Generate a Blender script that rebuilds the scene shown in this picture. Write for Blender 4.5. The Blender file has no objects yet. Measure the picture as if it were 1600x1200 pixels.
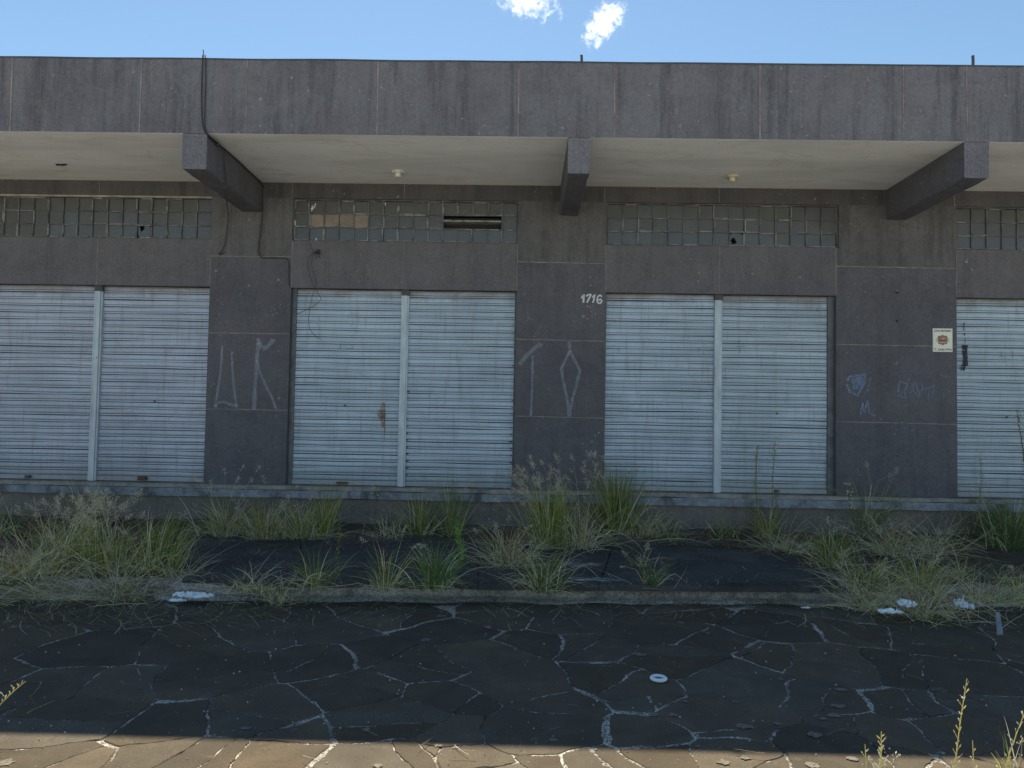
import bpy, math, random
from mathutils import Vector, Matrix, noise as mnoise
R = math.radians
rnd = random.Random(7)
scene = bpy.context.scene
COL = scene.collection

# ------------------------------------------------------------------ camera
F = 1170.0
CAMZ = 1.6
Yc = Vector((20, -45, -F)).normalized()
Xc = Vector((1, -.0168, (20 + 45 * .0168) / F)).normalized()
Zc = Xc.cross(Yc)
def at(u, v, Y=None, Z=None):
    """photo measurement -> world point on the plane y=Y or z=Z"""
    r = Vector(((u - 800) / F, -(v - 600) / F, -1.0))
    w = Vector((r.dot(Xc), r.dot(Yc), r.dot(Zc)))
    t = Y / w.y if Y is not None else (Z - CAMZ) / w.z
    p = w * t
    p.z += CAMZ
    return p
cam = bpy.data.cameras.new('camera')
cam.sensor_width = 36.0
cam.lens = F / 1600 * 36
cam.clip_end = 5000
camo = bpy.data.objects.new('camera', cam)
COL.objects.link(camo)
M = Matrix((Xc, Yc, Zc)).to_4x4()
M.translation = Vector((0, 0, CAMZ))
camo.matrix_world = M
scene.camera = camo

# ------------------------------------------------------------------ helpers
class MB:
    def __init__(s):
        s.v = []; s.f = []; s.m = []; s.c = []; s.col = (1, 1, 1)
    def face(s, pts, m=0, col=None):
        n = len(s.v)
        s.v.extend([tuple(p) for p in pts])
        s.f.append(tuple(range(n, n + len(pts))))
        s.m.append(m); s.c.append(col or s.col)
    def box(s, x0, x1, y0, y1, z0, z1, m=0):
        n = len(s.v)
        s.v += [(x0,y0,z0),(x1,y0,z0),(x1,y1,z0),(x0,y1,z0),(x0,y0,z1),(x1,y0,z1),(x1,y1,z1),(x0,y1,z1)]
        for q in ((0,3,2,1),(4,5,6,7),(0,1,5,4),(1,2,6,5),(2,3,7,6),(3,0,4,7)):
            s.f.append(tuple(n + i for i in q)); s.m.append(m); s.c.append(s.col)
    def tube(s, pts, r, m=0, k=6):
        pts = [Vector(p) for p in pts]
        n0 = len(s.v)
        for i, p in enumerate(pts):
            d = (pts[min(i+1, len(pts)-1)] - pts[max(i-1, 0)]).normalized()
            a = d.cross(Vector((0.12, .3, 1)))
            if a.length < .05: a = d.cross(Vector((1, 0, 0)))
            a.normalize(); b = d.cross(a)
            rr = r[i] if isinstance(r, (list, tuple)) else r
            for j in range(k):
                t = 2 * math.pi * j / k
                s.v.append(tuple(p + a * (math.cos(t) * rr) + b * (math.sin(t) * rr)))
        for i in range(len(pts) - 1):
            for j in range(k):
                a0 = n0 + i*k + j; a1 = n0 + i*k + (j+1) % k
                s.f.append((a0, a1, a1 + k, a0 + k)); s.m.append(m); s.c.append(s.col)
        s.f.append(tuple(n0 + j for j in range(k))[::-1]); s.m.append(m); s.c.append(s.col)
        s.f.append(tuple(n0 + (len(pts)-1)*k + j for j in range(k))); s.m.append(m); s.c.append(s.col)
    def lathe(s, prof, cx, cy, k=20, m=0):
        n0 = len(s.v)
        for (r, z) in prof:
            for j in range(k):
                t = 2*math.pi*j/k
                s.v.append((cx + r*math.cos(t), cy + r*math.sin(t), z))
        for i in range(len(prof)-1):
            for j in range(k):
                a0 = n0+i*k+j; a1 = n0+i*k+(j+1)%k
                s.f.append((a0, a1, a1+k, a0+k)); s.m.append(m); s.c.append(s.col)
    def ribbon(s, pts, w, m=0, col=None, up=None):
        """flat tapering strip through pts; w list of widths"""
        n0 = len(s.v); L = len(pts)
        for i, p in enumerate(pts):
            d = pts[min(i+1, L-1)] - pts[max(i-1, 0)]
            side = d.cross(up or Vector((0, 1, 0.15)))
            if side.length < 1e-5: side = Vector((1, 0, 0))
            side.normalize()
            ww = w[i] if isinstance(w, (list, tuple)) else w
            s.v.append(tuple(p + side*ww*.5)); s.v.append(tuple(p - side*ww*.5))
        for i in range(L-1):
            a = n0 + 2*i
            s.f.append((a, a+1, a+3, a+2)); s.m.append(m); s.c.append(col or s.col)
    def build(s, name, mats, parent=None, smooth=False, colors=False):
        me = bpy.data.meshes.new(name)
        me.from_pydata(s.v, [], s.f)
        if not isinstance(mats, (list, tuple)): mats = [mats]
        for mt in mats: me.materials.append(mt)
        me.polygons.foreach_set('material_index', s.m)
        if smooth: me.polygons.foreach_set('use_smooth', [True]*len(s.f))
        if colors:
            ca = me.color_attributes.new('tint', 'FLOAT_COLOR', 'CORNER')
            buf = []
            for f, c in zip(s.f, s.c):
                buf += [c[0], c[1], c[2], 1.0] * len(f)
            ca.data.foreach_set('color', buf)
        me.update()
        o = bpy.data.objects.new(name, me)
        COL.objects.link(o)
        if parent: o.parent = parent
        return o
def tag(o, label=None, cat=None, group=None, kind=None):
    if label: o['label'] = label
    if cat: o['category'] = cat
    if group: o['group'] = group
    if kind: o['kind'] = kind
    return o
def empty(name, loc=(0,0,0)):
    o = bpy.data.objects.new(name, None); COL.objects.link(o); o.location = loc
    return o
def rel(o, root):
    """mesh was made in world coordinates; keep it there under a root that sits elsewhere"""
    o.parent = root
    o.data.transform(Matrix.Translation(-Vector(root.location)))
    return o

# ------------------------------------------------------------------ materials
class NT:
    def __init__(s, name):
        s.mat = bpy.data.materials.new(name); s.mat.use_nodes = True
        s.t = s.mat.node_tree; s.n = s.t.nodes; s.l = s.t.links
        s.b = s.n['Principled BSDF']
        s.tc = s.n.new('ShaderNodeTexCoord')
        s.co = s.tc.outputs['Object']
    def lk(s, a, b): s.l.new(a, b)
    def scale(s, v, co=None):
        m = s.n.new('ShaderNodeMapping'); m.inputs['Scale'].default_value = v
        s.lk(co or s.co, m.inputs['Vector']); return m.outputs['Vector']
    def noise(s, sc, detail=4, rough=.6, co=None, dist=0):
        n = s.n.new('ShaderNodeTexNoise'); n.inputs['Scale'].default_value = sc
        n.inputs['Detail'].default_value = detail; n.inputs['Roughness'].default_value = rough
        n.inputs['Distortion'].default_value = dist
        s.lk(co or s.co, n.inputs['Vector']); return n.outputs['Fac']
    def ramp(s, f, stops):
        r = s.n.new('ShaderNodeValToRGB'); e = r.color_ramp.elements
        while len(e) < len(stops): e.new(.5)
        for el, (p, c) in zip(e, stops):
            el.position = p
            el.color = (c, c, c, 1) if isinstance(c, (int, float)) else (*c, 1)
        s.lk(f, r.inputs['Fac']); return r.outputs['Color']
    def mix(s, f, a, b, mode='MIX'):
        m = s.n.new('ShaderNodeMix'); m.data_type = 'RGBA'; m.blend_type = mode
        for sock, val in ((m.inputs[0], f), (m.inputs[6], a), (m.inputs[7], b)):
            if isinstance(val, (int, float)): sock.default_value = val
            elif isinstance(val, tuple): sock.default_value = (*val, 1)
            else: s.lk(val, sock)
        return m.outputs[2]
    def math(s, op, a, b=0.0):
        m = s.n.new('ShaderNodeMath'); m.operation = op
        for sock, val in ((m.inputs[0], a), (m.inputs[1], b)):
            if isinstance(val, (int, float)): sock.default_value = val
            else: s.lk(val, sock)
        return m.outputs[0]
    def bump(s, h, strength=.3, dist=.01, nrm=None):
        b = s.n.new('ShaderNodeBump'); b.inputs['Strength'].default_value = strength
        b.inputs['Distance'].default_value = dist
        s.lk(h, b.inputs['Height'])
        if nrm: s.lk(nrm, b.inputs['Normal'])
        s.lk(b.outputs[0], s.b.inputs['Normal']); return b.outputs[0]
    def done(s, col=None, rough=.8, metal=0, spec=None):
        if col is not None:
            if isinstance(col, tuple): s.b.inputs['Base Color'].default_value = (*col, 1)
            else: s.lk(col, s.b.inputs['Base Color'])
        if isinstance(rough, (int, float)): s.b.inputs['Roughness'].default_value = rough
        else: s.lk(rough, s.b.inputs['Roughness'])
        s.b.inputs['Metallic'].default_value = metal
        if spec is not None: s.b.inputs['Specular IOR Level'].default_value = spec
        return s.mat

def wall_mat(name, base, light, dark, speck=.5, streak=.5, rust=0.0, seed=0., k=.90):
    m = NT(name)
    base, light, dark = [(q[0]*k*.99, q[1]*k*.99, q[2]*k*1.005) for q in (base, light, dark)]
    mp = m.n.new('ShaderNodeMapping'); mp.inputs['Location'].default_value = (seed, seed*.7, seed*1.3)
    m.lk(m.tc.outputs['Object'], mp.inputs['Vector']); m.co = mp.outputs['Vector']
    big = m.noise(1.1, 6, .65)
    c = m.mix(m.ramp(big, [(.35, 0), (.7, 1)]), base, light)
    st = m.noise(1.0, 6, .7, co=m.scale((7, 1, .55)))
    c = m.mix(m.math('MULTIPLY', m.ramp(st, [(.48, 0), (.66, 1)]), streak), c, dark)
    st2 = m.noise(1.0, 5, .7, co=m.scale((19, 1, .9)))
    c = m.mix(m.math('MULTIPLY', m.ramp(st2, [(.55, 0), (.7, 1)]), streak*.6), c, light)
    blot = m.noise(5.5, 5, .7, dist=.6)
    c = m.mix(m.math('MULTIPLY', m.ramp(blot, [(.5, 0), (.75, 1)]), .4), c, dark)
    if rust:
        rs = m.noise(1.0, 6, .75, co=m.scale((4, 1, .8)))
        c = m.mix(m.math('MULTIPLY', m.ramp(rs, [(.5, 0), (.72, 1)]), rust), c, (.20, .13, .09))
    v = m.n.new('ShaderNodeTexVoronoi'); v.inputs['Scale'].default_value = 115
    m.lk(m.co, v.inputs['Vector'])
    g = m.ramp(v.outputs['Color'], [(.2, .62), (.8, 1.42)])
    c = m.mix(speck, c, m.mix(1.0, c, g, 'MULTIPLY'))
    fn = m.noise(38, 3, .7)
    c = m.mix(.45, c, m.ramp(fn, [(.3, .7), (.7, 1.3)]), 'MULTIPLY')
    pt = m.noise(2.6, 5, .6, dist=1.5)
    c = m.mix(m.math('MULTIPLY', m.ramp(pt, [(.56, 0), (.60, 1)]), .30), c, light)
    sp = m.noise(23, 2, .5)
    c = m.mix(m.math('MULTIPLY', m.ramp(sp, [(.70, 0), (.76, 1)]), .55), c, (.42, .42, .42))
    h = m.mix(.5, v.outputs['Distance'], fn)
    m.bump(h, .35, .005)
    return m.done(c, .88, spec=.25)

MAT = {}
MAT['fascia'] = wall_mat('fascia_render', (.150,.148,.168), (.205,.205,.225), (.095,.095,.112), .28, .85, .12)
MAT['pier'] = wall_mat('pier_panel', (.112,.112,.128), (.155,.152,.17), (.078,.08,.094), .3, .35, .05, 3.1)
MAT['lintel'] = wall_mat('lintel_panel', (.135,.132,.148), (.178,.172,.185), (.092,.092,.104), .3, .4, .12, 7.7)
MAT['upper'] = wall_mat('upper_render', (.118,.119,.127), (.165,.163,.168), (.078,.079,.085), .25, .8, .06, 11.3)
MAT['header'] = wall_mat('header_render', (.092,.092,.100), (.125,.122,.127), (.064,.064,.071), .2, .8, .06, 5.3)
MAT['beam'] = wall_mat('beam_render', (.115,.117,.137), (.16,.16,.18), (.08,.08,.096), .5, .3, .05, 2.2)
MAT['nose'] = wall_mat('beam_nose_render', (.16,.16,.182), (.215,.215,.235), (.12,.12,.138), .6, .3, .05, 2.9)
MAT['plinth'] = wall_mat('plinth_render', (.10,.088,.078), (.14,.125,.11), (.06,.055,.05), .4, .5, .45, 8.2, 1.6)

m = NT('joint_mortar')
n = m.noise(9, 4, .7)
MAT['joint2'] = None
MAT['joint'] = m.done(m.ramp(n, [(.30, (.13,.12,.125)), (.6, (.31,.265,.25))]), .9)

m = NT('soffit_plaster')
n = m.noise(.9, 6, .6, co=m.scale((.6, 2.2, 1)))
c = m.ramp(n, [(.3, (.66,.68,.67)), (.55, (.82,.835,.84)), (.75, (.87,.885,.89))])
n2 = m.noise(3.2, 5, .7, co=m.scale((.5, 1.7, 1)), dist=.8)
c = m.mix(m.math('MULTIPLY', m.ramp(n2, [(.54, 0), (.7, 1)]), .45), c, (.50,.50,.47))
n3 = m.noise(60, 3, .7)
c = m.mix(.5, c, m.ramp(n3, [(.3, .85), (.7, 1.12)]), 'MULTIPLY')
n7 = m.noise(1.7, 7, .75, dist=1.4)
c = m.mix(m.math('MULTIPLY', m.ramp(n7, [(.60, 0), (.64, 1), (.68, .3)]), .22), c, (.36,.32,.24))
m.bump(m.noise(14, 4, .6, co=m.scale((1, 3, 1))), .25, .008)
MAT['soffit'] = m.done(c, .9, spec=.2)

def shutter_mat(name, tint):
    m = NT(name)
    mp = m.n.new('ShaderNodeMapping'); mp.inputs['Location'].default_value = (tint[3], 0, tint[3])
    m.lk(m.tc.outputs['Object'], mp.inputs['Vector']); m.co = mp.outputs['Vector']
    n = m.noise(1.3, 5, .6)
    a = tuple(x*.86 for x in tint[:3]); b = tuple(x*1.1 for x in tint[:3])
    c = m.ramp(n, [(.3, a), (.7, b)])
    n2 = m.noise(4, 6, .75, dist=1.2)
    c = m.mix(m.math('MULTIPLY', m.ramp(n2, [(.56, 0), (.68, 1)]), .35), c, (.31,.35,.41))
    # each slat weathers a little differently
    n3 = m.noise(1, 1, .5, co=m.scale((.6, .1, 12.0)))
    c = m.mix(.8, c, m.ramp(n3, [(.3, .86), (.7, 1.12)]), 'MULTIPLY')
    n4 = m.noise(1.0, 5, .7, co=m.scale((16, 1, 1.4)))
    c = m.mix(m.math('MULTIPLY', m.ramp(n4, [(.52, 0), (.70, 1)]), .55), c, (.25,.25,.25))
    n8 = m.noise(2.6, 6, .8, dist=.8)
    c = m.mix(m.math('MULTIPLY', m.ramp(n8, [(.58, 0), (.66, 1)]), .35), c, (.22,.235,.25))
    # rust freckles
    n5 = m.noise(13, 5, .8)
    c = m.mix(m.math('MULTIPLY', m.ramp(n5, [(.67, 0), (.72, 1)]), .6), c, (.20,.125,.08))
    n6 = m.noise(45, 3, .7)
    c = m.mix(.5, c, m.ramp(n6, [(.3, .85), (.7, 1.13)]), 'MULTIPLY')
    # a band of road dirt splashed along the foot and a browner tone towards the top
    sx = m.n.new('ShaderNodeSeparateXYZ'); m.lk(m.tc.outputs['Object'], sx.inputs[0])
    zz = m.math('ADD', sx.outputs['Z'], m.math('MULTIPLY', m.math('SUBTRACT', m.noise(3.5, 5, .7), .5), .35))
    c = m.mix(m.math('MULTIPLY', m.ramp(zz, [(.70, 1), (1.05, 0)]), .5), c, (.17,.165,.15))
    mr = m.n.new('ShaderNodeMapRange'); mr.inputs['From Min'].default_value = 2.93; mr.inputs['From Max'].default_value = 3.06
    m.lk(zz, mr.inputs['Value'])
    c = m.mix(m.math('MULTIPLY', mr.outputs[0], .7), c, (.20,.17,.145))
    m.bump(m.noise(5, 3, .5), .15, .02)
    return m.done(c, m.ramp(n2, [(.4, .42), (.7, .62)]), .25, spec=.5)
MAT['shutA'] = shutter_mat('shutter_zinc_mauve', (.385,.44,.55, 0.))
MAT['shutB'] = shutter_mat('shutter_zinc_blue', (.395,.49,.60, 4.))
MAT['shutC'] = shutter_mat('shutter_zinc_pale', (.39,.48,.575, 9.))
m = NT('groove_shade'); MAT['groove'] = m.done((.07,.08,.09), .8)  # shade of the grooves painted into their colour
m = NT('mullion_paint')
n = m.noise(3, 5, .7, co=m.scale((4, 1, 1)))
c = m.ramp(n, [(.3, (.35,.41,.47)), (.6, (.50,.58,.65))])
n2 = m.noise(11, 5, .8)
c = m.mix(m.ramp(n2, [(.64, 0), (.70, 1)]), c, (.06,.06,.065))
MAT['mullion'] = m.done(c, .5, .2)
m = NT('dark_steel'); MAT['steel'] = m.done(m.ramp(m.noise(20, 4), [(.3, (.05,.055,.06)), (.7, (.10,.10,.105))]), .6, .3)
m = NT('guide_steel'); MAT['guide'] = m.done(m.ramp(m.noise(9, 4), [(.3, (.08,.09,.10)), (.7, (.17,.19,.205))]), .6, .2)
m = NT('rusty_iron'); MAT['rust'] = m.done(m.ramp(m.noise(40, 4), [(.3, (.06,.03,.02)), (.7, (.17,.09,.05))]), .85)
m = NT('window_frame_paint')
n = m.noise(6, 4, .7)
MAT['wframe'] = m.done(m.ramp(n, [(.35, (.05,.055,.06)), (.65, (.15,.155,.16))]), .6, .1)
m = NT('window_putty')
n = m.noise(11, 4, .8)
MAT['putty'] = m.done(m.ramp(n, [(.38, (.11,.115,.12)), (.60, (.30,.315,.325))]), .8)
m = NT('cream_paint')
MAT['cream'] = m.done(m.ramp(m.noise(5, 4, .7), [(.3, (.20,.185,.15)), (.7, (.42,.39,.33))]), .8)
m = NT('threshold_stone')
n = m.noise(6, 5, .75)
c = m.ramp(n, [(.3, (.11,.105,.095)), (.5, (.27,.25,.22)), (.75, (.40,.38,.34))])
m.bump(m.noise(40, 3), .3, .004)
MAT['threshold'] = m.done(c, .85)
m = NT('lip_concrete')
n = m.noise(4.5, 6, .75)
c = m.ramp(n, [(.35, (.07,.075,.08)), (.5, (.21,.235,.275)), (.72, (.33,.37,.42))])
n2 = m.noise(1, 6, .75, co=m.scale((5, 1, 1)))
c = m.mix(m.ramp(n2, [(.54, 0), (.66, .85)]), c, (.085,.08,.072))
m.bump(m.noise(40, 3), .3, .004)
MAT['lip'] = m.done(c, .85)

def glass_mat(name, tint, rough, wavy, dirt):
    m = NT(name)
    n = m.noise(6, 5, .7)
    c = m.mix(m.math('MULTIPLY', m.ramp(n, [(.35, 0), (.7, 1)]), dirt), tint, (.15,.152,.145))
    v = m.n.new('ShaderNodeTexVoronoi'); v.inputs['Scale'].default_value = 42
    m.lk(m.scale((1, 1, 1.8)), v.inputs['Vector'])
    m.bump(v.outputs['Distance'], wavy, .02)
    m.b.inputs['Transmission Weight'].default_value = .25
    m.b.inputs['IOR'].default_value = 1.5
    return m.done(c, rough, 0, .6)
MAT['glassA'] = glass_mat('ribbed_glass', (.10,.102,.105), .2, .12, .45)
MAT['glassB'] = glass_mat('sky_tint_glass', (.108,.118,.135), .2, .10, .35)  # bluish tint paints in the sky reflected by the bottom row
MAT['glassC'] = glass_mat('grimy_glass', (.092,.091,.092), .3, .12, .45)
m = NT('brown_paper'); MAT['paper_brown'] = m.done(m.ramp(m.noise(12, 4), [(.3, (.19,.155,.13)), (.7, (.29,.245,.21))]), .8)
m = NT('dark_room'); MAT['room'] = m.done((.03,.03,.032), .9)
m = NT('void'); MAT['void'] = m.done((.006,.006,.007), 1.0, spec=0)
m = NT('black_cable'); MAT['cable'] = m.done(m.ramp(m.noise(15, 3), [(.3, (.025,.027,.032)), (.7, (.05,.052,.058))]), .6)
m = NT('white_number_paint'); MAT['number'] = m.done(m.ramp(m.noise(60, 3), [(.3, (.5,.53,.54)), (.7, (.75,.78,.79))]), .7)
m = NT('faded_spray')
MAT['spray'] = m.done((.42,.47,.56), .8)
m.b.inputs['Alpha'].default_value = 1
a = m.math('MULTIPLY', m.ramp(m.noise(14, 5, .75), [(.28, .15), (.55, 1)]), .36)
m.lk(a, m.b.inputs['Alpha'])
m = NT('blue_spray')
MAT['spray_blue'] = m.done((.27,.37,.60), .8)
a = m.math('MULTIPLY', m.ramp(m.noise(18, 5, .75), [(.26, .2), (.55, 1)]), .50)
m.lk(a, m.b.inputs['Alpha'])
m = NT('black_spray'); MAT['spray_black'] = m.done((.02,.024,.03), .7)
a = m.ramp(m.noise(30, 5, .7), [(.30, 0), (.42, .92)])
m.lk(a, m.b.inputs['Alpha'])
m = NT('rust_stain'); MAT['stain'] = m.done((.33,.20,.10), .8)
a = m.math('MULTIPLY', m.ramp(m.noise(1, 5, .75, co=m.scale((45, 1, 9))), [(.36, 0), (.6, 1)]), .75)
m.lk(a, m.b.inputs['Alpha'])
m = NT('moss_grime'); MAT['grime'] = m.done((.025,.028,.022), .9)
m = NT('poster_ivory'); MAT['poster'] = m.done(m.ramp(m.noise(30, 3), [(.3, (.78,.78,.64)), (.7, (.86,.86,.74))]), .5)
m = NT('poster_edge'); MAT['poster_edge'] = m.done((.8,.8,.84), .5)
m = NT('poster_black'); MAT['pblack'] = m.done((.02,.02,.022), .5)
m = NT('poster_red'); MAT['pred'] = m.done((.33,.15,.11), .5)
m = NT('poster_tan'); MAT['ptan'] = m.done((.50,.34,.25), .5)
m = NT('poster_olive'); MAT['polive'] = m.done((.24,.23,.15), .5)
m = NT('porcelain'); MAT['porcelain'] = m.done((.72,.72,.68), .3)
m = NT('old_porcelain'); MAT['porcelain_old'] = m.done((.60,.58,.44), .4)

# stone, mortar, slab, soil ...
m = NT('flagstone')
at_ = m.n.new('ShaderNodeAttribute'); at_.attribute_name = 'tint'
n = m.noise(3.5, 6, .7, dist=.5)
c = m.mix(m.ramp(n, [(.35, 0), (.7, 1)]), (.092,.077,.059), (.140,.116,.087))
c = m.mix(1.0, c, at_.outputs['Color'], 'MULTIPLY')
n2 = m.noise(11, 6, .8, dist=.8)
c = m.mix(m.math('MULTIPLY', m.ramp(n2, [(.55, 0), (.68, 1)]), .55), c, (.07,.062,.05))
n3 = m.noise(90, 3, .8)
c = m.mix(.8, c, m.ramp(n3, [(.3, .66), (.7, 1.3)]), 'MULTIPLY')
n4 = m.noise(34, 3, .6)
c = m.mix(m.math('MULTIPLY', m.ramp(n4, [(.70, 0), (.74, 1)]), .8), c, (.26,.245,.22))
nb = m.noise(1.6, 5, .7)
c = m.mix(m.math('MULTIPLY', m.ramp(nb, [(.45, 0), (.62, 1)]), .45), c, (.082,.073,.06))
nw = m.noise(4.2, 7, .8, dist=1.0)
c = m.mix(m.math('MULTIPLY', m.ramp(nw, [(.60, 0), (.66, 1)]), .35), c, (.24,.22,.18))
h = m.mix(.4, n2, n3)
m.bump(h, .6, .010)
MAT['stone'] = m.done(c, .85, spec=.12)
m = NT('joint_grit')
n = m.noise(2.2, 4, .7)
c = m.ramp(n, [(.31, (.06,.052,.043)), (.42, (.24,.225,.195)), (.55, (.54,.515,.46))])
n2 = m.noise(70, 4, .8)
c = m.mix(1.0, c, m.ramp(n2, [(.40, .10), (.58, 1.4)]), 'MULTIPLY')
m.bump(n2, .8, .012)
MAT['grit'] = m.done(c, .95, spec=.1)
m = NT('dust_ridge')
n2 = m.noise(55, 4, .85)
MAT['dust'] = m.done(m.ramp(n2, [(.38, (.09,.08,.07)), (.5, (.38,.36,.33)), (.62, (.74,.72,.68))]), .95, spec=.1)
m = NT('mortar_line')
n2 = m.noise(75, 4, .85)
MAT['mline'] = m.done(m.ramp(n2, [(.34, (.08,.075,.066)), (.45, (.30,.285,.26)), (.60, (.56,.535,.49))]), .95, spec=.1)
m = NT('mortar_blob')
n2 = m.noise(60, 4, .8)
MAT['blob'] = m.done(m.ramp(n2, [(.35, (.09,.08,.065)), (.6, (.25,.23,.195))]), .95, spec=.1)
m = NT('terrace_slab')
n = m.noise(1.8, 5, .65)
c = m.ramp(n, [(.3, (.050,.050,.052)), (.7, (.085,.084,.086))])
n2 = m.noise(30, 4, .8)
c = m.mix(.7, c, m.ramp(n2, [(.3, .7), (.7, 1.35)]), 'MULTIPLY')
n3 = m.noise(26, 2, .5)
c = m.mix(m.ramp(n3, [(.73, 0), (.76, .7)]), c, (.25,.24,.23))
n5 = m.noise(1.6, 7, .75, dist=.7)
c = m.mix(m.math('MULTIPLY', m.ramp(n5, [(.50, 0), (.68, 1)]), .6), c, (.16,.145,.125))
m.bump(n2, .3, .005)
MAT['slab'] = m.done(c, .8, spec=.15)
m = NT('terrace_soil')
n = m.noise(2.4, 6, .7)
c = m.ramp(n, [(.3, (.065,.052,.042)), (.55, (.13,.105,.085)), (.75, (.21,.18,.15))])
n2 = m.noise(60, 4, .8)
c = m.mix(.8, c, m.ramp(n2, [(.3, .6), (.7, 1.5)]), 'MULTIPLY')
m.bump(n2, .9, .02)
MAT['soil'] = m.done(c, .95, spec=.1)
m = NT('kerb_pebble_concrete')
v = m.n.new('ShaderNodeTexVoronoi'); v.inputs['Scale'].default_value = 70
m.lk(m.co, v.inputs['Vector'])
c = m.mix(.7, m.ramp(v.outputs['Color'], [(.2, (.22,.17,.14)), (.8, (.75,.68,.60))]), m.ramp(m.noise(3, 5, .7), [(.35, (.25,.22,.20)), (.65, (.85,.80,.74))]), 'MULTIPLY')
c = m.mix(.5, c, m.ramp(m.noise(1.5, 5, .7), [(.38, (.16,.135,.12)), (.62, (.62,.57,.53))]))
m.bump(v.outputs['Distance'], .9, .012)
MAT['kerb'] = m.done(c, .95, spec=.1)
m = NT('road_bounce')  # much paler than asphalt, to bounce sun onto the facade
n2 = m.noise(80, 3, .8)
c = m.mix(.8, m.ramp(m.noise(.6, 5), [(.3, (.50,.48,.45)), (.7, (.62,.60,.56))]), m.ramp(n2, [(.3, .7), (.7, 1.3)]), 'MULTIPLY')
MAT['road'] = m.done(c, .9)
m = NT('dry_ground')
c = m.ramp(m.noise(.35, 6), [(.3, (.34,.31,.25)), (.7, (.48,.44,.37))])  # unseen ground, paled as well to bounce more light
MAT['ground'] = m.done(c, .95)
m = NT('litter_white'); MAT['litter'] = m.done(m.ramp(m.noise(20, 3), [(.3, (.74,.80,.86)), (.7, (.88,.91,.94))]), .6)
m = NT('chalky_residue')
MAT['chalk'] = m.done((.42,.47,.50), .9)
a = m.ramp(m.noise(1, 5, .75, co=m.scale((9, 30, 1))), [(.46, 0), (.58, .9)])
m.lk(a, m.b.inputs['Alpha'])

def plant_mat(name, transl=.35, rough=.7):
    m = NT(name)
    at_ = m.n.new('ShaderNodeAttribute'); at_.attribute_name = 'tint'
    n = m.noise(25, 2, .6)
    c = m.mix(.6, at_.outputs['Color'], m.ramp(n, [(.3, .75), (.7, 1.25)]), 'MULTIPLY')
    m.done(c, rough, spec=.25)
    tr = m.n.new('ShaderNodeBsdfTranslucent'); m.lk(c, tr.inputs['Color'])
    mx = m.n.new('ShaderNodeMixShader'); mx.inputs[0].default_value = transl
    out = m.n['Material Output']
    m.lk(m.b.outputs[0], mx.inputs[1]); m.lk(tr.outputs[0], mx.inputs[2]); m.lk(mx.outputs[0], out.inputs['Surface'])
    return m.mat
MAT['grass'] = plant_mat('grass_blades')
MAT['heads'] = plant_mat('seed_heads', .4)

# ------------------------------------------------------------------ building
YW = 9.0     # face of the piers
YF = 7.4     # face of the fascia
ZS = 4.362   # soffit
ZT = 5.130   # top of fascia
bld = empty('commercial_building', (0, 9, 0))
tag(bld, 'low grey concrete shop building with roller shutters, window strips and deep canopy', 'building')
def part(mb, name, mats, parent=None, **k):
    o = mb.build(name, mats, None, **k)
    rel(o, bld) if parent is None else None
    if parent is not None:
        o.parent = parent
        # parent meshes are already offset by bld's location
        o.data.transform(Matrix.Translation(-Vector(bld.location)))
    return o
doors = [(-6.63, -3.86), (-2.865, -0.122), (0.945, 3.71), (5.14, 7.90)]
wins  = [(-7.40, -3.865), (-2.872, -0.116), (0.952, 3.744), (5.147, 7.90)]
ZL, ZW0, ZW1, ZD = 3.070, 3.645, 4.170, 0.62
XL, XR = -10.5, 11.0
# wall pieces: material 0 pier, 1 lintel, 2 upper, 3 header, 4 joint, 5 room
w = MB()
xs = [(XL, doors[0][0])] + [(doors[i][1], doors[i+1][0]) for i in range(3)] + [(doors[3][1], XR)]
ZJ = [1.56, 2.485, 3.425]
TW = .22
for i, (a, b) in enumerate(xs):
    w.box(a, b, YW, YW+TW, ZD, ZJ[2]-.0, 0)
    # above the third joint the pier is brownish render; butt against the window strips
    wl = wins[i-1][1] if i > 0 else XL
    wr = wins[i][0] if i < 4 else XR
    if i == 0: wr = wins[0][0]
    w.box(a if i in (0,) else a, b if i != 0 else wr, YW+.003, YW+TW, ZJ[2], ZW0, 2)
    w.box(wl, wr, YW+.003, YW+TW, ZW0, ZW1, 2)
for i, (a, b) in enumerate(doors):
    w.box(a, b, YW, YW+TW, ZL, ZW0-.0, 1)
w.box(XL, XR, YW+.003, YW+TW, ZW1, ZS+.5, 3)
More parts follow.
